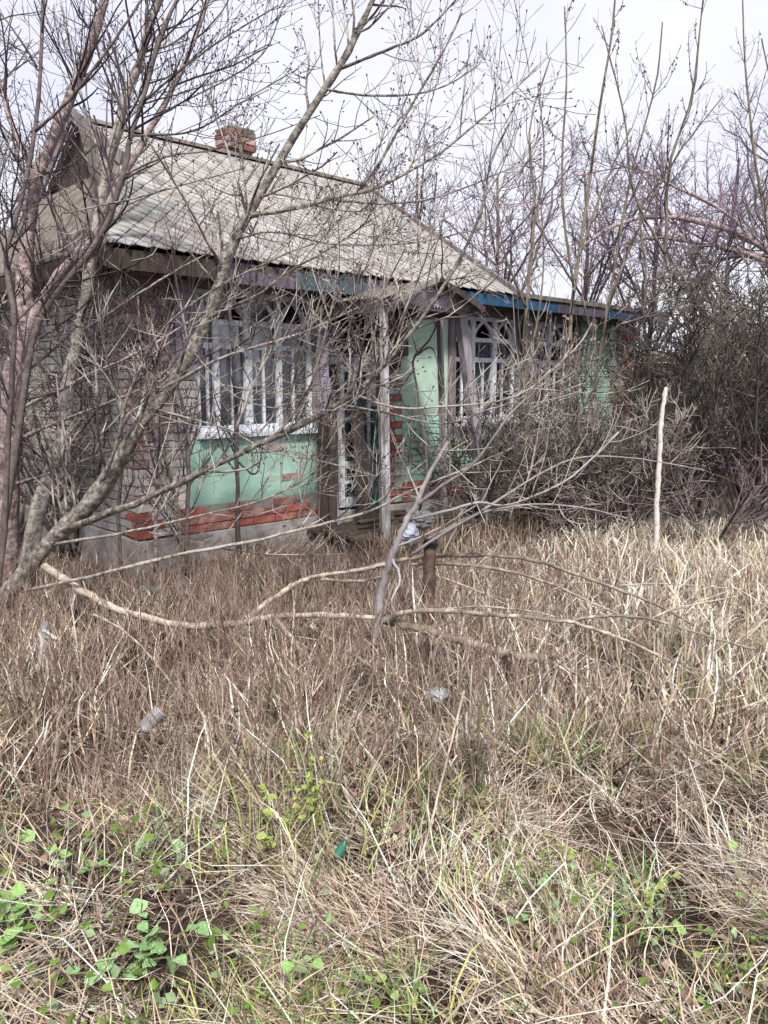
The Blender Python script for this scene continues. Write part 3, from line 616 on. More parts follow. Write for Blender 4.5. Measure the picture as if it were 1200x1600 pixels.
tree('maple_tree', 'thin dark upright stem nearest the left edge of the picture', G(-15, 985), T4, 'bark_dark', 'twig_left', (5.6, 8.5, 8), rmin=.002)
T5 = [lb([(-10, 930, 5.6), (15, 760, 5.5), (35, 640, 5.4), (62, 500, 5.3), (155, 375, 5.2), (190, 280, 5.1), (205, 210, 5.1), (225, 150, 5.1), (250, 60, 5.1), (290, -30, 5.1)], 19, 9, True, 34, .15),
      lb([(205, 212, 5.1), (300, 205, 5.0), (370, 165, 4.9), (420, 140, 4.9)], 6, 2), lb([(206, 205, 5.1), (265, 170, 5.2), (400, 95, 5.2), (440, 20, 5.2)], 6, 3), lb([(222, 160, 5.1), (320, 80, 5), (435, 8, 5)], 6, 3),
      lb([(155, 375, 5.2), (110, 330, 5.1), (60, 320, 5), (-10, 350, 5)], 5, 3), lb([(190, 275, 5.1), (260, 245, 5), (330, 235, 5), (420, 210, 4.9), (500, 180, 4.9)], 5, 2)]
tree('maple_tree', 'dark slender maple stem rising before the left end of the roof', G(-10, 930), T5, 'bark_dark', 'twig_dark', (5.6, 8.5, 8), rmin=.002, buds=900)

def sapling(label, pts, w0, w1, bark, twig, extra=(), dens=(2.6, 4.5, 5), name='sapling', lens=((.35, .95), (.2, .5), (.06, .22)), group=None, up=.14):
    ls = [lb(pts, w0, w1, True, 18)] + [lb(e, a, b) for e, a, b in extra]
    return tree(name, label, ls[0][1][0], ls, bark, twig, dens, lens, group=group, up=up)
WG = 'saplings growing against the front wall'
sapling('straight dark sapling standing before the left arched window', [(375, 915, 6.6), (372, 800, 6.5), (370, 700, 6.5), (366, 600, 6.45), (362, 520, 6.4), (352, 430, 6.4), (340, 330, 6.4)], 15, 5, 'bark_dark', 'twig_dark',
        [([(364, 545, 6.4), (400, 520, 6.3), (430, 492, 6.3), (450, 430, 6.3)], 9, 4), ([(370, 720, 6.5), (400, 740, 6.3), (412, 690, 6.3)], 6, 3)], (3, 6, 6), group=WG)
sapling('dark forked sapling before the whitewashed brick corner', [(290, 905, 6.4), (293, 800, 6.4), (295, 720, 6.4), (287, 640, 6.35), (262, 540, 6.3), (268, 440, 6.3)], 13, 5, 'bark_dark', 'twig_dark',
        [([(293, 730, 6.4), (280, 690, 6.4), (270, 620, 6.3), (235, 520, 6.3)], 6, 3), ([(292, 700, 6.4), (305, 640, 6.2), (320, 560, 6.2)], 6, 3)], (7, 7, 7), group=WG)
sapling('greyish twin sapling rooted by the mossy foot of the plinth', [(283, 905, 6.2), (282, 850, 6.2), (278, 790, 6.2), (255, 690, 6.15), (240, 560, 6.1), (225, 470, 6.1)], 12, 4, 'bark_olive', 'twig_dark',
        [([(281, 830, 6.2), (262, 760, 6.1), (245, 700, 6.1), (215, 600, 6)], 7, 3)], (7, 7, 7), group=WG)
sapling('brown sapling left of the red brick band', [(243, 895, 6.1), (244, 800, 6.1), (246, 720, 6.1), (238, 640, 6.0), (222, 560, 6.0), (215, 450, 6.0)], 12, 4, 'bark_pink', 'twig_dark', [([(245, 760, 6.1), (225, 680, 6), (190, 600, 6)], 7, 3)], (7, 7, 7), group=WG)
sapling('thin sapling in the dark tangle left of the house corner', [(190, 900, 6.0), (185, 800, 6.0), (192, 700, 5.95), (180, 600, 5.9), (165, 500, 5.9), (170, 420, 5.9)], 10, 4, 'bark_dark', 'twig_dark', [([(187, 760, 6), (150, 680, 6), (120, 600, 6)], 6, 3)], (9, 8, 8), group=WG)
sapling('stick thin sapling just left of the porch', [(497, 880, 7.0), (500, 760, 6.9), (505, 650, 6.9), (498, 560, 6.8), (503, 480, 6.8)], 6, 3, 'bark_dark', 'twig_grey', (), (4, 6, 6), group=WG)
sapling('dark knotted vine stem climbing the green wall beside the porch', [(655, 800, 7.7), (668, 745, 7.6), (660, 660, 7.6), (650, 600, 7.6), (646, 560, 7.6), (672, 530, 7.5), (690, 480, 7.5)], 7, 5, 'bark_dark', 'twig_dark',
        [([(648, 575, 7.6), (625, 610, 7.5), (618, 640, 7.5)], 5, 3), ([(650, 555, 7.6), (676, 545, 7.5), (690, 600, 7.5)], 5, 3), ([(668, 745, 7.6), (640, 718, 7.5), (632, 700, 7.5)], 6, 4)], (1.5, 3, 3), 'climbing_vine')
# dead grey sapling leaning in the middle, its branches thrown to the right
T6 = [lb([(586, 1010, 4.6), (594, 930, 4.55), (612, 870, 4.5), (632, 820, 4.5), (652, 785, 4.5), (668, 745, 4.5), (700, 690, 4.5)], 24, 8, True, 40, .3),
      lb([(650, 790, 4.5), (690, 760, 4.4), (736, 728, 4.35), (769, 686, 4.3), (795, 650, 4.3), (826, 618, 4.3)], 9, 4), lb([(640, 812, 4.5), (700, 798, 4.3), (747, 785, 4.25), (795, 789, 4.2), (875, 756, 4.1), (927, 715, 4.1), (967, 675, 4.1)], 8, 4),
      lb([(640, 870, 4.5), (688, 836, 4.4), (751, 800, 4.3), (817, 756, 4.3), (879, 723, 4.3), (927, 713, 4.3), (1000, 717, 4.3), (1100, 735, 4.3)], 9, 3), lb([(660, 848, 4.5), (736, 807, 4.4), (809, 790, 4.3), (872, 789, 4.3), (930, 797, 4.3), (980, 810, 4.3)], 8, 3),
      lb([(872, 790, 4.3), (884, 810, 4.2), (912, 830, 4.2), (945, 842, 4.2)], 4, 2), lb([(720, 690, 4.5), (705, 650, 4.4), (690, 628, 4.4)], 5, 3), lb([(612, 870, 4.5), (625, 905, 4.4), (612, 945, 4.3), (640, 985, 4.3)], 7, 4)]
tree('dead_sapling', 'grey dead sapling leaning left of the rusty pipe, branches flung right', G(586, 1010), T6, 'deadwood_grey', 'twig_pale', (3.2, 5.5, 5.5), ((.3, 1.1), (.15, .45), (.06, .2)))

# fallen branches across the grass
def fallen(label, lines, twig='twig_pale', bark='deadwood', dens=(2.6, 3.5, 3), name='fallen_branch', group='fallen branches lying over the dry grass', lens=((.15, .55), (.08, .25), (.05, .15))):
    ls = [lb(p, a * 1.2, b * 1.3, i == 0, 44, .3) for i, (p, a, b) in enumerate(lines)]; base = ls[0][1][len(ls[0][1]) // 2].copy(); base[2] -= .02
    r, A, B, C = tree(name, label, base, ls, bark, twig, dens, lens, group=group, up=.02, cat='branch')
    for c in r.children:
        if c.name.split('.')[0] == 'trunk': c.name = 'stem'
        if c.name.split('.')[0] == 'crown': c.name = 'twigs'
    return r
fallen('long bowed branch arching behind the rusty pipe and down to the right', [([(560, 892, 4.75), (620, 876, 4.7), (675, 868, 4.65), (770, 868, 4.6), (840, 877, 4.55), (900, 897, 4.5), (970, 922, 4.45), (1030, 947, 4.4), (1125, 997, 4.35), (1180, 1014, 4.3)], 11, 5), ([(905, 898, 4.5), (925, 880, 4.45), (970, 872, 4.4)], 4, 2)])
fallen('thinner bowed branch just below the long arching one', [([(640, 882, 4.7), (685, 880, 4.65), (765, 887, 4.55), (830, 902, 4.5), (880, 920, 4.45), (930, 945, 4.4), (990, 968, 4.4)], 8, 4), ([(830, 962, 4.45), (850, 930, 4.45), (880, 915, 4.4)], 5, 3), ([(690, 902, 4.6), (750, 925, 4.5), (800, 950, 4.45)], 5, 3)])
fallen('horizontal branch crossing in front of the rusty pipe, forked at its right end', [([(605, 972, 4.2), (630, 957, 4.15), (700, 954, 4.1), (765, 960, 4.1), (830, 965, 4.1), (880, 970, 4.1), (950, 962, 4.1), (1015, 967, 4.1), (1065, 982, 4.05), (1175, 1014, 4.0)], 13, 4),
        ([(885, 970, 4.1), (950, 990, 4.0), (1025, 1022, 3.95), (1100, 1062, 3.9), (1210, 1118, 3.85)], 8, 4), ([(1018, 966, 4.1), (1060, 950, 4.1), (1150, 932, 4.1)], 6, 3), ([(640, 957, 4.15), (740, 948, 4.2), (830, 955, 4.2), (880, 968, 4.15)], 5, 3)])
fallen('pale peeled log slanting from the pipe foot towards the lower right', [([(600, 968, 4.25), (670, 986, 4.15), (725, 1002, 4.1), (790, 1020, 4.05), (850, 1030, 4.0)], 18, 17), ([(850, 1030, 4.0), (868, 1022, 4.0)], 8, 5), ([(850, 1030, 4.0), (890, 1047, 3.95), (930, 1070, 3.9), (970, 1105, 3.85), (1040, 1155, 3.8)], 9, 5)], dens=(.5, 1, 1))
flog = fallen('curved trunk lying at left, snapped ochre near its middle', [([(60, 878, 5.3), (100, 905, 5.1), (140, 930, 4.95), (200, 958, 4.8), (260, 972, 4.7), (320, 979, 4.6), (390, 970, 4.55), (440, 963, 4.5), (510, 962, 4.45), (585, 965, 4.4)], 18, 9), ([(390, 974, 4.55), (400, 955, 4.55), (450, 920, 4.6), (490, 902, 4.6), (550, 892, 4.65), (610, 880, 4.7)], 14, 6),
        ([(430, 965, 4.5), (465, 1010, 4.25), (485, 1050, 4.1), (500, 1100, 3.85), (530, 1160, 3.6), (572, 1232, 3.4)], 9, 6), ([(485, 978, 4.4), (540, 1015, 4.2), (590, 1050, 4.05), (640, 1092, 3.9), (720, 1152, 3.7)], 9, 6), ([(500, 905, 4.6), (560, 908, 4.6), (600, 900, 4.6)], 8, 4)], dens=(.8, 1.5, 1.5))
L, r_ = limb([(332, 977, 4.575), (345, 976, 4.57), (362, 974, 4.565)], 19, 16, 8, .2); limb_mesh('broken_patch', L - np.array(flog.location), r_ * 1.0, M['fresh_break'], flog)
ST = 'loose sticks lying in the weeds'
for lab, pts, w0, w1 in (('thin stick sloping down from the fallen trunk at left', [(145, 960, 4.5), (185, 980, 4.4), (225, 1015, 4.2), (270, 1070, 3.9), (318, 1130, 3.7)], 6, 4), ('pale stick pointing up right of the pale tin can', [(225, 1210, 3.3), (250, 1120, 3.4), (278, 1015, 3.5)], 5, 3),
        ('long pale stem slanting across the lower left corner', [(68, 1590, 2.0), (105, 1480, 2.1), (150, 1330, 2.3), (130, 1230, 2.5)], 5, 3), ('brown stick leaning by the purple weed', [(640, 1400, 2.55), (672, 1290, 2.65), (700, 1180, 2.75), (725, 1080, 2.85)], 7, 5),
        ('upright dry stalk below the fallen pale log', [(738, 1160, 3.3), (735, 1100, 3.35), (737, 1040, 3.4)], 4, 4), ('pale forked stick at the right edge of the grass', [(1090, 1130, 3.6), (1150, 1110, 3.6), (1215, 1085, 3.6)], 10, 6),
        ('dark stick half sunk in straw at the right edge', [(1030, 1095, 3.75), (1100, 1120, 3.7), (1210, 1150, 3.6)], 12, 8), ('long straw coloured cane across the bottom right', [(600, 1430, 2.3), (720, 1442, 2.3), (880, 1462, 2.3)], 4, 3),
        ('thin cane pointing right over the pale grass', [(965, 915, 4.9), (1040, 912, 4.9), (1150, 920, 4.8), (1215, 922, 4.8)], 4, 2), ('crooked pale branch end by the left edge, above the weeds', [(60, 1050, 4.1), (66, 1010, 4.1), (64, 985, 4.1), (88, 998, 4.05)], 13, 7)):
    L, r_ = limb(pts, w0, w1, 16, .35); b = L[0].copy(); o = limb_mesh('fallen_stick', L - b, r_, M['birch'] if 'crooked' in lab else M['deadwood'], None, 6); o.location = b; tag(o, lab, 'stick', ST)

# broken pale stake and rusty pipe
L, r_ = limb([(1024, 880, 7.05), (1026, 830, 7.05), (1028, 770, 7.05), (1031, 700, 7.05), (1034, 650, 7.05), (1041, 606, 7.05)], 15, 10, 40, .22); b = L[0].copy()
stake = limb_mesh('peeled_stake', L - b, r_, M['birch'], None, 9); stake.location = b; tag(stake, 'pale peeled broken stake standing upright before the dark bushes', 'stake')
pp = P(668, 1010, 4.5); pt = P(672, 848, 4.5)
pipe = empty('iron_pipe', tuple(pp)); tag(pipe, 'rusty brown iron pipe with black cap, standing in the dry grass', 'pipe')
def lathe(name, prof, mat, parent, axis=(0, 0, 1), m=16, jit=0):
    a = Vector(axis).normalized(); q = a.to_track_quat('Z', 'Y').to_matrix(); V = []; k = len(prof)
    for r0, h in prof:
        for i in range(m): t = 2 * math.pi * i / m; V.append(q @ Vector((r0 * math.cos(t), r0 * math.sin(t), h)))
    V = np.array([v[:] for v in V]); V += rng.normal(0, jit, V.shape) if jit else 0
    Q = [(j * m + i, j * m + (i + 1) % m, (j + 1) * m + (i + 1) % m, (j + 1) * m + i) for j in range(k - 1) for i in range(m)]
    return mk(name, V, Q, None, M[mat], parent, True)
hL = float(np.linalg.norm(pt - pp)); ax = (pt - pp) / hL
lathe('tube', [(.0, -.25), (.036, -.25), (.036, .1), (.037, hL * .5), (.036, hL - .02), (.0365, hL - .005), (.03, hL - .004), (.03, hL - .1)], 'rust', pipe, ax)
lathe('cap', [(.042, hL - .03), (.044, hL - .01), (.043, hL + .012), (.03, hL + .022), (0, hL + .02)], 'black', pipe, ax, 14, .002)
lathe('collar', [(.037, hL * .36), (.041, hL * .365), (.041, hL * .40), (.037, hL * .405)], 'rust', pipe, ax, 16, .001)

# rubbish: crumpled bags, can, bottle bits
def crumple(name, c, sx, sy, sz, mat, label, cat, seed, group=None):
    r = np.random.default_rng(seed); n, m = 15, 22; V = []
    th = np.linspace(0, math.pi, n); ph = np.arange(m) * 2 * math.pi / m
    amp = r.normal(0, 1, (6, 3)); fr = r.normal(0, 3.2, (6, 3)); 
    for t in th:
        for p in ph:
            d = np.array((math.sin(t) * math.cos(p), math.sin(t) * math.sin(p), math.cos(t)))
            f = 1 + .2 * sum(np.abs(np.sin(fr[i] @ d * 1.6 + i)) - .5 for i in range(6)) + r.normal(0, .03)
            V.append(d * f * (sx, sy, sz))
    q = [(i * m + j, i * m + (j + 1) % m, (i + 1) * m + (j + 1) % m, (i + 1) * m + j) for i in range(n - 1) for j in range(m)]
    o = mk(name, V, q, None, M[mat], None, False); o.location = c; o.rotation_euler = (0, 0, r.uniform(0, 6)); tag(o, label, cat, group); return o
crumple('plastic_bag', P(640, 835, 5.0), .07, .05, .055, 'bag_blue', 'bluish white crumpled plastic bag caught beside the pipe top', 'bag', 3)
crumple('rag', P(660, 812, 5.1), .10, .06, .05, 'cloth', 'grey rag hanging over the dead sapling above the bluish bag', 'rag', 4)
crumple('plastic_bag', G(695, 1028, .15), .06, .04, .03, 'bag_white', 'pale plastic scrap under the pale log right of the pipe', 'bag', 5)
crumple('plastic_bag', G(688, 1085, .15), .06, .04, .025, 'bag_white', 'torn pale plastic in the weeds below the pipe', 'bag', 6)
crumple('plastic_bag', G(230, 928, .06), .1, .07, .06, 'cloth', 'dark grey crumpled bag at the foot of the plinth', 'bag', 7)
crumple('plastic_bag', G(985, 968, .15), .05, .03, .025, 'bag_white', 'small pale plastic scrap in the straw at right', 'bag', 8)
crumple('plastic_bag', P(72, 985, 4.3), .03, .02, .045, 'bag_white', 'pale shred hooked on the crooked branch at far left', 'bag', 9)
cn = G(222, 1140, .16); can_ = empty('tin_can', tuple(cn), .4); tag(can_, 'pale grey tin can lying in the brown weeds at left', 'can')
lathe('shell', [(0, 0), (.03, 0), (.033, .004), (.033, .1), (.03, .106), (.028, .1), (0, .1)], 'bag_white', can_, (.7, .2, .5), 16, .0015)
lathe('rim', [(.034, .098), (.0345, .104), (.033, .107)], 'mauve_tin', can_, (.7, .2, .5))
bt = P(1070 / 2, 1322, 2.75); bt = G(535, 1322, .04); bo = empty('bottle', tuple(bt)); bo.scale = (.6, .6, .6); tag(bo, 'small green plastic bottle neck in the grass at centre', 'bottle')
lathe('body', [(0, -.08), (.024, -.08), (.026, -.07), (.026, 0), (.012, .03), (.011, .045)], 'green_plastic', bo, (.3, .6, .3)); lathe('screw_cap', [(.014, .04), (.014, .058), (0, .06)], 'bag_white', bo, (.3, .6, .3))

# ------------------------------------------------------------------ right hand thicket
def generic(name, label, base, H, n, spread, bark, twig, r0, dens, lens, group=None, cat='tree', up=.06, rmin=.003, trunk=True, lean=(0, 0), ang=(30, 60)):
    base = np.array(base, float); limbs = []
    if trunk:
        pts = [base, base + (lean[0] * .3, lean[1] * .3, H * .35), base + (lean[0] * .7 + rng.normal(0, .08 * H * .3), lean[1] * .7, H * .7), base + (lean[0], lean[1], H)]
        L = smoothline(pts, 16); limbs.append((True, L, np.linspace(r0, r0 * .25, 16)))
    for k in range(n):
        a = rng.uniform(0, 2 * math.pi); z0 = rng.uniform(.25, .75) * H if trunk else 0; h = (H - z0) * rng.uniform(.6, 1.05)
        if trunk: j = int(z0 / H * 15); s0 = limbs[0][1][j]; rr = limbs[0][2][j] * .6
        else: s0 = base + np.array((math.cos(a), math.sin(a), 0)) * rng.uniform(0, .12 * spread); rr = r0 * rng.uniform(.5, 1)
        e = s0 + np.array((math.cos(a) * spread, math.sin(a) * spread, 0)) * rng.uniform(.5, 1.1) + (0, 0, h)
        mid = s0 * .5 + e * .5 + np.array((math.cos(a), math.sin(a), 0)) * spread * .12 + (0, 0, h * .12)
        L = smoothline([s0, mid, e], 12) + rng.normal(0, .012 * H * .5, (12, 3)) * np.linspace(0, 1, 12)[:, None]
        limbs.append((not trunk, L, np.linspace(rr, rr * .3, 12)))
    r, A, B, C = tree(name, label, base, limbs, bark, twig, dens, lens, rmin, up, group, .15, ang, .14, cat)
    if not trunk:
        for c in r.children:
            s = c.name.split('.')[0]
            if s == 'trunk': c.name = 'stem'
            if s == 'crown': c.name = 'twigs'
    return r, A, B, C
BG = 'bare bushes in the thicket right of the house'
def bush(label, u, v, H, n, spread, dens=(5, 6, 7), twig='twig_dark', bark='bark_dark', r0=.02, lens=((.4, 1.1), (.2, .55), (.1, .3)), up=.03, rmin=.0048):
    b = G(u, v); b[2] = gz(b[0], b[1]) - .02
    return generic('bush', label, b, H, n, spread, bark, twig, r0, dens, lens, BG, 'bush', up, rmin, False, (0, 0), (25, 75))
M['twig_thicket'] = noise_mat('twig_thicket', [(.05, .043, .038), (.125, .107, .093), (.38, .34, .30)], 3, .9, 0, spread=(.35, .68))
bush('low tangled bush under the near half of the right window', 775, 842, 1.05, 20, .8, (10, 8.5, 8), 'twig_thicket')
bush('low dark bush under the far right window', 850, 838, 1.15, 22, .95, (10, 8.5, 8), 'twig_thicket')
bush('knee high bush right of the thin upright stems, before the green end panel', 925, 836, 1.25, 20, 1.0, (10, 8.5, 8), 'twig_thicket')
bush('twiggy bush just left of the pale stake', 985, 830, 1.7, 14, 1.0, (10, 8.5, 8), 'twig_thicket')
bush('tall tangled bush right behind the pale stake', 1075, 822, 2.7, 18, 1.2, (8.5, 8.5, 8.5), 'twig_thicket')
bush('big dense bush at the right edge of the picture', 1175, 832, 2.9, 20, 1.3, (8.5, 8.5, 8.5), 'twig_thicket')
bush('bush half outside the right edge, behind the straw', 1290, 830, 3.2, 15, 1.3, (8, 8, 8), 'twig_thicket')
bush('far bush right of the house end, under the arching boughs', 1060, 772, 3.0, 18, 1.6, (8, 8, 8), 'twig_thicket', rmin=.0062)
bush('far bush behind the big one at the right edge', 1190, 776, 3.2, 20, 1.8, (8, 8, 8), 'twig_thicket', rmin=.0062)
bush('bramble heap at the foot of the thicket, right of the stake', 1110, 855, .9, 10, .8, (9, 7, 7), 'twig_bramble')
bush('reddish bramble heap left of the stake', 940, 850, .65, 10, .7, (9, 7, 7), 'twig_bramble')
bush('dark tangle filling the corner left of the house', 120, 868, 2.4, 24, 1.0, (8, 8, 8), 'twig_thicket')
bush('tangle behind the left trunks, beside the end wall', 20, 840, 2.6, 18, 1.3, (7, 7, 7), 'twig_thicket')

# upright stems with hanging dry keys right of the porch
def keys(root, lines, n, seed, size=(.022, .055), cols=((.10, .085, .07), (.17, .14, .10), (.23, .19, .13)), tmin=.35, name='seed_keys', hang=.75):
    r = np.random.default_rng(seed); Ps, Rs = lines; off = np.array(root.location)
    i = r.integers(0, len(Ps), n); k = Ps.shape[1]; t = (tmin + (1 - tmin) * r.random(n)) * (k - 1.001); j = t.astype(int); f = (t - j)[:, None]
    p = Ps[i, j] * (1 - f) + Ps[i, j + 1] * f
    d = r.normal(0, .5, (n, 3)); d[:, 2] -= hang * 1.5; d = unit(d); s = unit(np.cross(d, r.normal(0, 1, (n, 3)))); L = r.uniform(*size, n)[:, None]
    nn = np.cross(d, s) * L * .15
    V = np.stack([p, p + d * L * .45 + s * L * .26 + nn, p + d * L, p + d * L * .45 - s * L * .26 + nn], 1)
    q = np.arange(n * 4).reshape(-1, 4); c = np.array(cols)[r.integers(0, len(cols), n)] * r.uniform(.7, 1.2, (n, 1))
    o = mk(name, V.reshape(-1, 3), q, None, M['deadleaf'], root, False, np.repeat(c, 4, 0)); o['kind'] = 'stuff'; return o
RG = 'upright box elder stems right of the porch'
def elder(label, pts, w0, w1, extra=(), bark='bark_olive', twig='twig_dark', nk=90, dens=(3.6, 5, 4.5), seed=1):
    r, A, B, C = sapling(label, pts, w0, w1, bark, twig, extra, dens, 'box_elder', ((.4, 1.3), (.15, .5), (.06, .2)), RG, .2)
    if nk: keys(r, A, nk, seed)
    return r
elder('brown elder trunk close before the far right window', [(822, 838, 8.9), (818, 740, 8.8), (815, 650, 8.7), (822, 480, 8.6), (835, 330, 8.6), (828, 200, 8.6), (860, 90, 8.6)], 13, 4, [([(822, 480, 8.6), (790, 400, 8.5), (770, 300, 8.4)], 8, 3), ([(830, 380, 8.6), (850, 250, 8.7), (840, 130, 8.7)], 7, 3)], nk=60, seed=21)
elder('elder trunk with peeling bark at the right side of the far window', [(915, 836, 9.0), (908, 700, 8.9), (892, 560, 8.8), (895, 470, 8.8), (915, 330, 8.8), (935, 180, 8.8), (955, 60, 8.8), (962, -15, 8.8)], 14, 4, [([(897, 450, 8.8), (878, 300, 8.7), (885, 120, 8.7), (882, 10, 8.7)], 8, 3), ([(905, 400, 8.8), (940, 300, 8.9), (985, 200, 8.9)], 8, 3)], nk=150, seed=22)
elder('slim elder stem leaning towards the centre of the right sky', [(930, 838, 9.2), (925, 650, 9.1), (950, 480, 9.0), (985, 280, 9.0), (1025, 130, 9.0), (1035, 35, 9.0)], 10, 3, [([(955, 460, 9), (1010, 330, 9.1), (1060, 240, 9.1), (1130, 150, 9.1)], 7, 3)], nk=150, seed=23)
elder('thin elder stem right of the leaning one, tips near the top edge', [(1018, 830, 9.6), (1012, 650, 9.5), (1015, 520, 9.4), (1040, 400, 9.4), (1045, 260, 9.4), (1080, 160, 9.4), (1092, 60, 9.4), (1100, -20, 9.4)], 12, 3, [([(1040, 400, 9.4), (990, 300, 9.3), (975, 180, 9.3), (940, 40, 9.3)], 7, 3)], nk=150, seed=24)
elder('elder stem standing before the house end wall', [(975, 830, 9.8), (968, 700, 9.7), (955, 600, 9.7), (990, 540, 9.6), (1010, 440, 9.6), (1000, 330, 9.6), (1030, 220, 9.6)], 14, 3, nk=70, seed=25)
elder('faint elder stem at the upper right corner', [(1230, 830, 9.5), (1215, 600, 9.5), (1205, 400, 9.5), (1180, 250, 9.5), (1165, 110, 9.5), (1160, -10, 9.5)], 11, 3, [([(1195, 330, 9.5), (1215, 200, 9.5), (1190, 60, 9.5)], 7, 3)], nk=40, seed=26)
elder('thin pale stem right of the leaning porch post', [(805, 835, 8.0), (817, 760, 7.9), (822, 680, 7.9), (818, 600, 7.8), (840, 500, 7.8), (850, 400, 7.8), (842, 280, 7.8)], 9, 3, twig='twig_grey', nk=30, seed=27)
# arching boughs at the right edge
T7 = [lb([(1330, 830, 11), (1300, 600, 11), (1240, 430, 11), (1180, 380, 11), (1110, 350, 11), (1030, 338, 10.8), (960, 352, 10.6), (880, 405, 10.4)], 30, 5, True), lb([(1240, 430, 11), (1160, 395, 10.9), (1090, 380, 10.8), (1010, 372, 10.7), (930, 400, 10.6)], 16, 4),
      lb([(1250, 420, 11), (1200, 400, 11.2), (1130, 405, 11.3), (1060, 430, 11.3), (1000, 440, 11.3)], 16, 4), lb([(1200, 395, 11), (1130, 330, 11), (1050, 290, 11), (985, 262, 11), (900, 275, 11)], 10, 3)]
tree('arching_tree', 'purplish tree at the right edge with boughs arching over to the left', G(1330, 830), T7, 'bark_pink', 'twig_purple', (9.0, 8.0, 8.0), ((.5, 1.5), (.25, .7), (.1, .3)), .0035, -.02)
TG = 'bare trees far behind the house'
for lab, u, dd, H, sp, tw in (('hazy bare tree showing just right of the roof end', 770, 17, 6.0, 2.0, 'twig_purple'), ('spreading bare tree far behind the elder stems', 900, 19, 6.6, 2.6, 'twig_purple'), ('bare tree far behind the house end wall', 1010, 18, 6.2, 2.4, 'twig_purple'),
                       ('bare tree far behind the arching boughs', 1130, 17, 6.4, 2.4, 'twig_purple'), ('bare tree far off at the right edge of the sky', 1250, 16, 7.6, 2.6, 'twig_purple'), ('thin bare tree far behind the middle of the roof', 650, 19, 6.8, 1.5, 'twig_dark'),
                       ('bare tree far behind the left trunks', 20, 14, 6.5, 2.2, 'twig_dark'), ('bare tree off the left corner behind the thick trunk', -130, 12, 6.5, 2.4, 'twig_dark')):
    p = P(u, 601, dd); generic('background_tree', lab, (p[0], p[1], -.05), H, 11, sp, 'bark_dark', tw, .085, (3.2, 4.2, 4.6), ((.7, 1.9), (.4, 1.0), (.15, .5)), TG, rmin=.0055, up=.05)
# dry vine and dead leaf tatters hung on the elder stems
for lab, u0, u1, v0, v1, dd, n, sd_ in (('dry brown vine curtain hanging over the far right window', 795, 870, 480, 720, 8.55, 330, 31), ('dry vine with papery leaves hanging on the second elder trunk', 875, 935, 480, 720, 8.75, 420, 32), ('faded vine tatters on the house end wall', 960, 1010, 560, 800, 9.6, 350, 33)):
    r = np.random.default_rng(sd_); k = 16; L = []
    for q in range(k):
        u = r.uniform(u0, u1); a = r.uniform(v0, v0 + 60); b = r.uniform(v1 - 90, v1); L.append(smoothline([P(u, a, dd), P(u + r.normal(0, 8), (a + b) / 2, dd + r.normal(0, .06)), P(u + r.normal(0, 14), b, dd + r.normal(0, .06))], 7))
    L = np.array(L); base = L[0, -1].copy(); root = empty('dry_vine', tuple(base)); tag(root, lab, 'vine', 'dry vines on the elder stems')
    twig_mesh('strands', [(L - base, np.full(L.shape[:2], .0035))], M['twig_grey'], root)
    keys(root, (L - base, None), n, sd_, (.03, .075), ((.2, .16, .12), (.3, .245, .19), (.14, .11, .09), (.36, .27, .24)), .0, 'dead_leaves', .5)
# grey shed behind the thicket
shp = P(1090, 601, 14.0); shed = empty('shed', (shp[0], shp[1], 0), .5); tag(shed, 'grey wooden shed half hidden behind the thicket right of the house', 'shed')
MB().box(-2.2, 2.6, .02, 2.4, 0, 2.0).build('wall', M['dark_board'], shed)
for k in range(24): MB().box(-2.2 + k * .2, -2.2 + k * .2 + .188, -.02, .015, .05, 2.0 + rnd.uniform(-.02, .02), .004).build('board', M['mauve_board'] if rnd.random() < .4 else M['old_board'], shed)
MB().add([(-2.4, -.4, 2.01), (2.8, -.4, 2.01), (2.8, 2.7, 2.3), (-2.4, 2.7, 2.3), (-2.4, -.4, 2.07), (2.8, -.4, 2.07), (2.8, 2.7, 2.37), (-2.4, 2.7, 2.37)], BOXQ).build('roof', M['slate_old'], shed)

# ------------------------------------------------------------------ grass, weeds, litter
STRAW = np.array([(.57, .465, .33), (.42, .32, .215), (.70, .61, .47), (.24, .165, .115), (.52, .405, .32), (.64, .55, .42)])
PALE = np.array([(.76, .68, .55), (.68, .58, .45), (.78, .73, .63), (.60, .50, .38)])
BROWN = np.array([(.19, .125, .09), (.34, .24, .18), (.10, .065, .05), (.48, .365, .28), (.27, .17, .14), (.56, .45, .35)])
DARK = np.array([(.09, .06, .045), (.15, .10, .075), (.05, .035, .028), (.22, .15, .115)])  # dead blade tones; low layers use them to paint in shade
GREEN = np.array([(.16, .28, .05), (.22, .32, .08), (.11, .20, .06), (.34, .38, .13), (.30, .42, .22), (.52, .49, .18)])
def inside_house(xy, m=.1):
    s, y = to_house(xy); a = (s > -.25 - m) & (s < 8.1 + m) & (y > -.08 - m) & (y < 5 + m); b = (s > 1.68) & (s < 3.4) & (y > -1.14) & (y < .2); return a | b
def patch(xy, f, ph=0): x, y = xy[:, 0] * f, xy[:, 1] * f; return .5 + .5 * np.sin(x * 1.3 + ph + 1.7 * np.sin(y * .9 + ph)) * np.cos(y * 1.1 - ph + 1.3 * np.sin(x * .7))
HOLES = np.array([G(660, 1180), G(830, 1255), G(400, 1415), G(905, 1275), G(1000, 1110), G(150, 1190), G(560, 1140), G(300, 1480), G(720, 1540), G(1080, 1420), G(230, 1060), G(470, 1060), G(60, 1330)])[:, :2]
HR = np.array([.16, .14, .1, .14, .18, .16, .16, .09, .09, .1, .2, .18, .12])
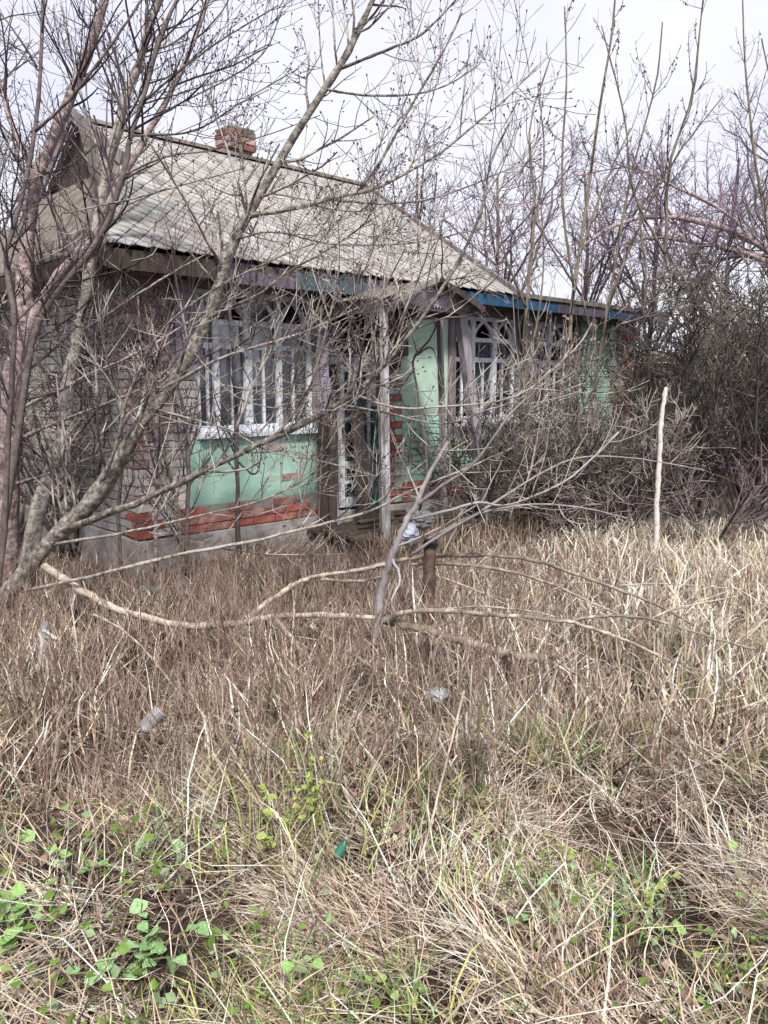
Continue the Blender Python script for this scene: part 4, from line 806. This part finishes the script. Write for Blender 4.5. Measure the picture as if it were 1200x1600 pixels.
def hollow(xy):                                                     # bare hollows where the thatch has sunk
    d = np.linalg.norm((xy[:, None] - HOLES[None]) * (1, .75), axis=2) / HR; return (d < 1).any(1) & (rng.random(len(xy)) < .88)
def scatter(n, y0, y1, dens=None, wid=.62, add=.7):
    y = np.sqrt(rng.uniform(y0 ** 2, y1 ** 2, n * 3)); x = rng.uniform(-1, 1, n * 3) * (wid * y + add); xy = np.stack([x, y], 1)
    k = ~inside_house(xy) & ~hollow(xy)
    if dens is not None: k &= rng.random(len(xy)) < dens(xy)
    return xy[k][:n]
def blades(xy, h, w, lean, curve, pal, az=None, azs=math.pi, seg=3, hs=1.0, col=None, z0=0.0):
    """ribbons: h, w ranges; lean at the root and extra bend, radians; hs, col per blade"""
    n = len(xy); H = rng.uniform(*h, n) * hs * (.62 + .76 * patch(xy, 2.9, 1.3)) * np.clip(1.62 - .165 * xy[:, 1] + .35 * right(xy) * (xy[:, 1] > 4), .4, 1); Wd = rng.uniform(*w, n) * (1.15 + .4 * (xy[:, 1] > 3)); a = rng.uniform(-azs, azs, n) + (0 if az is None else az)
    l0 = rng.uniform(*lean, n); cv = rng.uniform(*curve, n); p = np.stack([xy[:, 0], xy[:, 1], gz(xy[:, 0], xy[:, 1]) - .01 + z0], 1)
    fa = a + math.pi / 2 + rng.normal(0, .6, n); sd2 = np.stack([np.cos(fa), np.sin(fa), np.zeros(n)], 1); tw = rng.normal(0, .5, n)
    pts = [p]
    for i in range(seg):
        ang = l0 + cv * (i / max(1, seg - 1)) ** 1.3 + (rng.normal(0, .22, n) if i else 0); aa = a + tw * i
        q = pts[-1] + np.stack([np.cos(aa) * np.sin(ang), np.sin(aa) * np.sin(ang), np.cos(ang)], 1) * (H / seg)[:, None]
        q[:, 2] = np.maximum(q[:, 2], gz(q[:, 0], q[:, 1]) + .012); pts.append(q)
    V = []
    for i, q in enumerate(pts[:-1]):
        ww = (Wd * (1, .9, .62, .4)[min(i, 3)] / 2)[:, None] * sd2; V += [q - ww, q + ww]
    V.append(pts[-1]); V = np.stack(V, 1); kv = V.shape[1]; b = np.arange(n)[:, None] * kv
    Q = np.concatenate([b + np.array((2 * i, 2 * i + 1, 2 * i + 3, 2 * i + 2)) for i in range(seg - 1)]); T = b + np.array((kv - 3, kv - 2, kv - 1))
    c = (pal[rng.integers(0, len(pal), n)] if col is None else col) * rng.uniform(.5, 1.4, (n, 1)); return V.reshape(-1, 3), Q, T, np.repeat(np.clip(c, 0, .8), kv, 0)
def tufts(nc, y0, y1, dens, per, sig, h, w, lean, curve, pal, swirl=None, azs=1.0):
    """clumps that share a height, a colour and a way they fall"""
    c = scatter(nc, y0, y1, dens); nc = len(c); k = rng.poisson(per, nc) + 3; i = np.repeat(np.arange(nc), k)
    xy = c[i] + rng.normal(0, 1, (len(i), 2)) * (sig * rng.uniform(.5, 1.5, nc))[i][:, None]
    ok = ~inside_house(xy, .02) & ~hollow(xy); xy, i = xy[ok], i[ok]; hs = rng.uniform(.55, 1.35, nc)[i]; base = pal[rng.integers(0, len(pal), nc)]
    col = np.where(rng.random(len(i))[:, None] < .6, base[i], pal[rng.integers(0, len(pal), len(i))])
    out = np.arctan2(xy[:, 1] - c[i, 1], xy[:, 0] - c[i, 0])
    az = out if swirl is None else (swirl(c) + rng.normal(0, .7, nc))[i]
    return blades(xy, h, w, lean, curve, pal, az, azs, 3, hs, col)
def join(name, parts, mat, label, cat):
    V, Q, T, C, n = [], [], [], [], 0
    for v, q, t, c in parts: V.append(v); Q.append(q + n); T.append(t + n); C.append(c); n += len(v)
    o = mk(name, np.concatenate(V), np.concatenate(Q), np.concatenate(T), mat, None, False, np.concatenate(C)); return tag(o, label, cat, None, 'stuff')
right = lambda xy: 1 / (1 + np.exp(-(xy[:, 0] - .13 * xy[:, 1] - .35) * 3.2))        # the straw field lies to the right
left = lambda xy: 1 - .85 * right(xy)
def upright(n, y0, y1, dens, h, pal, w=(.003, .006), lean=(0, .32), curve=(0, .7)): return blades(scatter(n, y0, y1, dens), h, w, lean, curve, pal)
sw = lambda p: 2.6 + 1.1 * np.sin(p[:, 0] * 2.2 + p[:, 1] * 1.3) + .5 * np.sin(p[:, 1] * 4)
# brown weeds of the middle ground
parts = [tufts(1250, 2.7, 6.8, lambda p: left(p) * (.1 + .9 * patch(p, 2.3) ** 1.5), 14, .05, (.12, .36), (.0025, .006), (0, .7), (0, .9), BROWN, None, 1.6),
         upright(9000, 2.8, 7.2, lambda p: left(p) * (.2 + .8 * patch(p, 2.0, 2)), (.12, .42), np.vstack([BROWN, STRAW]), (.0025, .006), (0, .8), (-.3, .9)),
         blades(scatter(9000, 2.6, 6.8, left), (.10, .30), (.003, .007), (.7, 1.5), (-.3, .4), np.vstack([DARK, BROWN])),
         upright(2900, 2.8, 7.5, lambda p: left(p) * (.1 + .9 * patch(p, 2.0, 5) ** 1.5), (.2, .5), PALE, (.004, .0085), (0, .75), (-.2, .9)),
         blades(scatter(2200, 2.8, 6.5, left), (.2, .5), (.004, .009), (.5, 1.4), (-.3, .5), PALE)]
fx = rng.uniform(-.4, 8, 4200); fy = -np.abs(rng.normal(.16, .3, 4200)) - .1; k_ = np.arange(4200) < 2200; fx[k_] = rng.uniform(1.4, 3.7, 2200); fy[k_] = -1.16 - np.abs(rng.normal(0, .2, 2200)); wx = np.stack([HW0[0] + HX[0] * fx + HY[0] * fy, HW0[1] + HX[1] * fx + HY[1] * fy], 1); wx = wx[~inside_house(wx, .0)]
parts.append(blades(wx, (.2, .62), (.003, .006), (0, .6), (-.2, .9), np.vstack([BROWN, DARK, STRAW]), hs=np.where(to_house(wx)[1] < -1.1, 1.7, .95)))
parts.append(blades(scatter(9000, 2.7, 7.0, left), (.06, .2), (.004, .009), (0, 1.3), (-.3, .6), DARK)); parts.append(blades(scatter(5000, 3.0, 9.0, right), (.06, .18), (.004, .009), (0, 1.3), (-.3, .6), DARK)); parts.append(blades(scatter(7000, 1.15, 3.2, None), (.05, .14), (.004, .008), (.2, 1.4), (-.3, .6), DARK))  # short dark blades added low, their colour standing in for shade between stalks
join('dry_weeds', parts, M['tint'], 'brown upright dry weeds filling the yard before the house', 'dry weeds')
# branched dead weed stalks
xy = scatter(3800, 2.7, 7.0, lambda p: left(p) * (.3 + .7 * patch(p, 1.7, 1))); n = len(xy); H = rng.uniform(.18, .72, n) * np.clip(1.62 - .165 * xy[:, 1], .36, 1); b0 = np.stack([xy[:, 0], xy[:, 1], gz(xy[:, 0], xy[:, 1])], 1)
tip = b0 + np.stack([rng.normal(0, .3, n) * H, rng.normal(0, .3, n) * H, H], 1); Ls = np.stack([b0, b0 * .5 + tip * .5 + rng.normal(0, .02, (n, 3)), tip], 1); Rs = np.tile(np.array((.0026, .0022, .0015)), (n, 1))
A = spawn(Ls, Rs, 15, .05, .22, (25, 75), .12, 3, .75, .0013, .003, .15, .3)
o = twig_mesh('dead_weed_stalks', [(Ls, Rs), A], noise_mat('weed_stalk', [(.12, .08, .065), (.28, .20, .16), (.52, .43, .35)], 6, .9, 0, spread=(.36, .64)), None); tag(o, 'branched dead weed stalks standing among the brown weeds', 'dry weeds', None, 'stuff')
# pale straw field at the right
parts = [tufts(1300, 3.1, 10.5, lambda p: right(p) * (.15 + .85 * patch(p, 2.0, 3) ** 1.4), 16, .06, (.16, .42), (.003, .008), (0, .7), (.1, 1.4), STRAW, None, 1.4),
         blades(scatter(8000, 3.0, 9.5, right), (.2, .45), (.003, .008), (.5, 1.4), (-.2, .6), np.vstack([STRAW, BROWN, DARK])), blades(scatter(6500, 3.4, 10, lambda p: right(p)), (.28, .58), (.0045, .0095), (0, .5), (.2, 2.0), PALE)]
join('straw_grass', parts, M['tint'], 'tall pale straw grass on the right below the thicket', 'grass')
# flattened thatch in front
parts = [tufts(640, 1.15, 3.7, lambda p: .04 + .96 * patch(p, 3.1, 1) ** 1.6, 34, .05, (.14, .36), (.0022, .005), (1.0, 1.55), (-.1, .35), np.vstack([STRAW, PALE, BROWN[[1, 3]]]), sw, .45),
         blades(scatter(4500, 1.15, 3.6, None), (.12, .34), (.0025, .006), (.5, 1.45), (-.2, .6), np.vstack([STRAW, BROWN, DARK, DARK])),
         blades(scatter(900, 1.3, 3.4, None), (.25, .55), (.003, .006), (.6, 1.4), (-.3, .4), PALE), upright(350, 1.4, 3.4, None, (.15, .3), STRAW, (.003, .006), (0, .8), (.2, 1.2))]
join('flattened_grass', parts, M['tint'], 'matted flattened straw covering the foreground', 'grass')
gp = lambda p: np.clip(patch(p, 2.4, .6) * 2.4 - 1.15, 0, 1) * np.clip((3.6 - p[:, 1]) / 1.2, 0, 1)
parts = [tufts(140, 1.15, 3.4, gp, 22, .04, (.1, .24), (.003, .0062), (.1, .9), (.2, 1.1), GREEN, None, .9), blades(scatter(900, 1.2, 3.5, gp), (.08, .2), (.003, .006), (.1, .9), (.2, 1.0), GREEN), blades(scatter(2200, 3.0, 4.8, lambda p: np.clip(patch(p, 1.6, 2.2) * 1.6 - .8, 0, 1)), (.15, .32), (.003, .007), (0, .5), (.3, 1.1), GREEN[[0, 2, 4]]),
         blades(scatter(550, 2.2, 3.2, lambda p: np.exp(-((p[:, 0] + .38) / .5) ** 2)), (.15, .33), (.003, .006), (.1, .6), (.4, 1.3), GREEN[[3, 4, 5]])]
join('green_grass', parts, M['tint'], 'green grass tufts growing through the foreground straw', 'grass')
# dead leaves and herb leaves on the ground
def leaves(n, y0, y1, dens, size, pal, zr, flat=.5):
    xy = scatter(n, y0, y1, dens); n = len(xy); c = np.stack([xy[:, 0], xy[:, 1], gz(xy[:, 0], xy[:, 1]) + rng.uniform(*zr, n)], 1); L = rng.uniform(*size, n)[:, None]
    d = rng.normal(0, 1, (n, 3)); d[:, 2] *= flat; d = unit(d); s = rng.normal(0, 1, (n, 3)); s[:, 2] *= flat; s = unit(s - d * (s * d).sum(1, keepdims=True)); up_ = np.cross(d, s) * L * rng.uniform(-.2, .25, (n, 1))
    V = np.stack([c - d * L * .5, c - s * L * .32 + up_, c + d * L * .12 - s * L * .34 + up_, c + d * L * .55, c + d * L * .12 + s * L * .34 + up_, c + s * L * .32 + up_], 1); b = np.arange(n)[:, None] * 6
    Q = np.concatenate([b + np.array((0, 1, 2, 3)), b + np.array((0, 3, 4, 5))]); co = pal[rng.integers(0, len(pal), n)] * rng.uniform(.7, 1.2, (n, 1))
    return V.reshape(-1, 3), Q, np.zeros((0, 3), int), np.repeat(co, 6, 0)
join('leaf_litter', [leaves(9000, 1.2, 8, None, (.02, .055), np.array([(.13, .09, .065), (.22, .15, .11), (.3, .22, .17), (.08, .055, .04)]), (.005, .05)), leaves(2500, 4.5, 7.5, left, (.03, .06), np.array([(.15, .1, .075), (.25, .17, .13)]), (.02, .12))], M['deadleaf'], 'brown fallen leaves littering the ground', 'leaf litter')
join('ground_herbs', [leaves(800, 1.2, 2.9, gp, (.012, .035), GREEN[[0, 1, 4]], (.03, .13), .6), leaves(600, 1.5, 2.5, lambda p: np.exp(-((p[:, 0] + .75) / .35) ** 2), (.015, .045), GREEN[[0, 1, 4]], (.03, .16), .6)], M['leaf'], 'small green herb leaves low in the foreground grass', 'herbs')

# leafy weeds one can tell apart: stem and single leaves
def leaf_mesh(seed, heart):
    r = np.random.default_rng(seed); n = 9; V = [(0, 0, 0)]; k = 11
    prof = [math.sin(math.pi * min(1, (i / (k - 1)) ** (.62 if heart else .8))) for i in range(k)]
    V = []
    for i in range(k):
        x = i / (k - 1); w = (.46 if heart else .32) * prof[i] + (.02 if 0 < i < k - 1 else 0); w += .03 * (i % 2) * (0 < i < k - 1); z = -.18 * x * x + .02 * r.normal()
        V += [(x, -w, z + .1 * w), (x, 0, z - .03), (x, w, z + .1 * w)]
    q = [(i * 3 + j, i * 3 + j + 1, i * 3 + j + 4, i * 3 + j + 3) for i in range(k - 1) for j in (0, 1)]
    o = mk('leaf', V, q, None, None, None, True); me = o.data; bpy.data.objects.remove(o); return me
def leafmat(nm, cols):
    m = noise_mat(nm, cols, 5, .6, .5, 16, spread=(.34, .64)); return m
LM = {'lime': leafmat('lime_leaf', [(.17, .22, .05), (.33, .40, .10), (.47, .49, .17)]), 'green': leafmat('green_leaf', [(.14, .28, .06), (.22, .38, .11), (.33, .46, .2)]), 'mint': leafmat('mint_leaf', [(.15, .3, .1), (.24, .4, .17), (.36, .5, .28)]), 'purple': leafmat('purple_leaf', [(.08, .05, .06), (.15, .10, .12), (.26, .19, .21)])}
LEAF = {}
for key in LM:
    LEAF[key] = []
    for q in range(3): me = leaf_mesh(q + 3, key != 'purple'); me.materials.append(LM[key]); LEAF[key].append(me)
def herb(label, u, v, h, n, size, key, group='leafy weeds in the foreground', spread=.12, name='leafy_weed'):
    b = G(u, v); b[2] = gz(b[0], b[1]); r = empty(name, tuple(b)); tag(r, label, 'weed', group); L = []
    for q in range(max(1, n // 5)):
        e = np.array((rnd.gauss(0, spread), rnd.gauss(0, spread), h * rnd.uniform(.35, 1.05))); L.append(smoothline([(0, 0, -.01), e * (.35, .35, .55), e], 8))
    L = np.array(L); V, Q = tubes(L, np.tile(np.linspace(.0035, .0018, 8), (len(L), 1)), 5)
    mk('stem', V, Q, None, M['green_stem'], r, True)
    for q in range(n):
        l = L[q % len(L)]; i = rnd.randrange(2, 8); o = bpy.data.objects.new('leaf', rnd.choice(LEAF[key])); COL.objects.link(o); o.parent = r
        o.location = l[i]; o.rotation_euler = (rnd.gauss(0, .35), rnd.uniform(-.5, .4), rnd.uniform(0, 6.28)); s = size * rnd.uniform(.6, 1.15); o.scale = (s, s, s)
    return r
M['green_stem'] = noise_mat('green_stem', [(.12, .14, .05), (.24, .24, .11)], 8, .7, 0)
herb('bright lime yellow leafy weed standing in the centre foreground', 488, 1300, .38, 70, .03, 'lime', spread=.05)
herb('pale lime weed low beside the bright yellow one', 428, 1330, .2, 18, .04, 'lime')
herb('broad leaved green nettle clump near the lower left corner', 215, 1545, .18, 40, .048, 'mint', spread=.07)
herb('bright green weed clump at the lower left edge', 30, 1520, .18, 40, .05, 'green', spread=.08)
herb('small green weed above the lower left clump', 125, 1420, .16, 14, .04, 'green')
herb('small mint weed in the straw left of centre', 285, 1400, .13, 14, .036, 'mint')
herb('green weed tuft in the grass right of centre', 850, 1440, .12, 14, .035, 'mint')
herb('yellow green weed patch at the right', 1020, 1360, .16, 30, .028, 'lime', spread=.12)
herb('low green weed at the right edge', 1160, 1440, .15, 18, .034, 'green')
herb('tiny green weed at the bottom edge, centre right', 680, 1600, .1, 12, .03, 'green')
herb('green weed by the right side of the straw, upper', 1140, 1290, .14, 6, .045, 'green')
herb('lime weed growing from the porch edge beside the bluish bag', 612, 880, .3, 9, .09, 'lime', spread=.06)
herb('purplish dead dock plant left of the fallen cane', 745, 1250, .42, 60, .028, 'purple', spread=.06)
herb('small purple dock plant below the pipe', 640, 1235, .22, 24, .026, 'purple', spread=.05)
herb('purple dock plant at the edge of the straw field', 935, 1190, .2, 20, .025, 'purple', spread=.05)
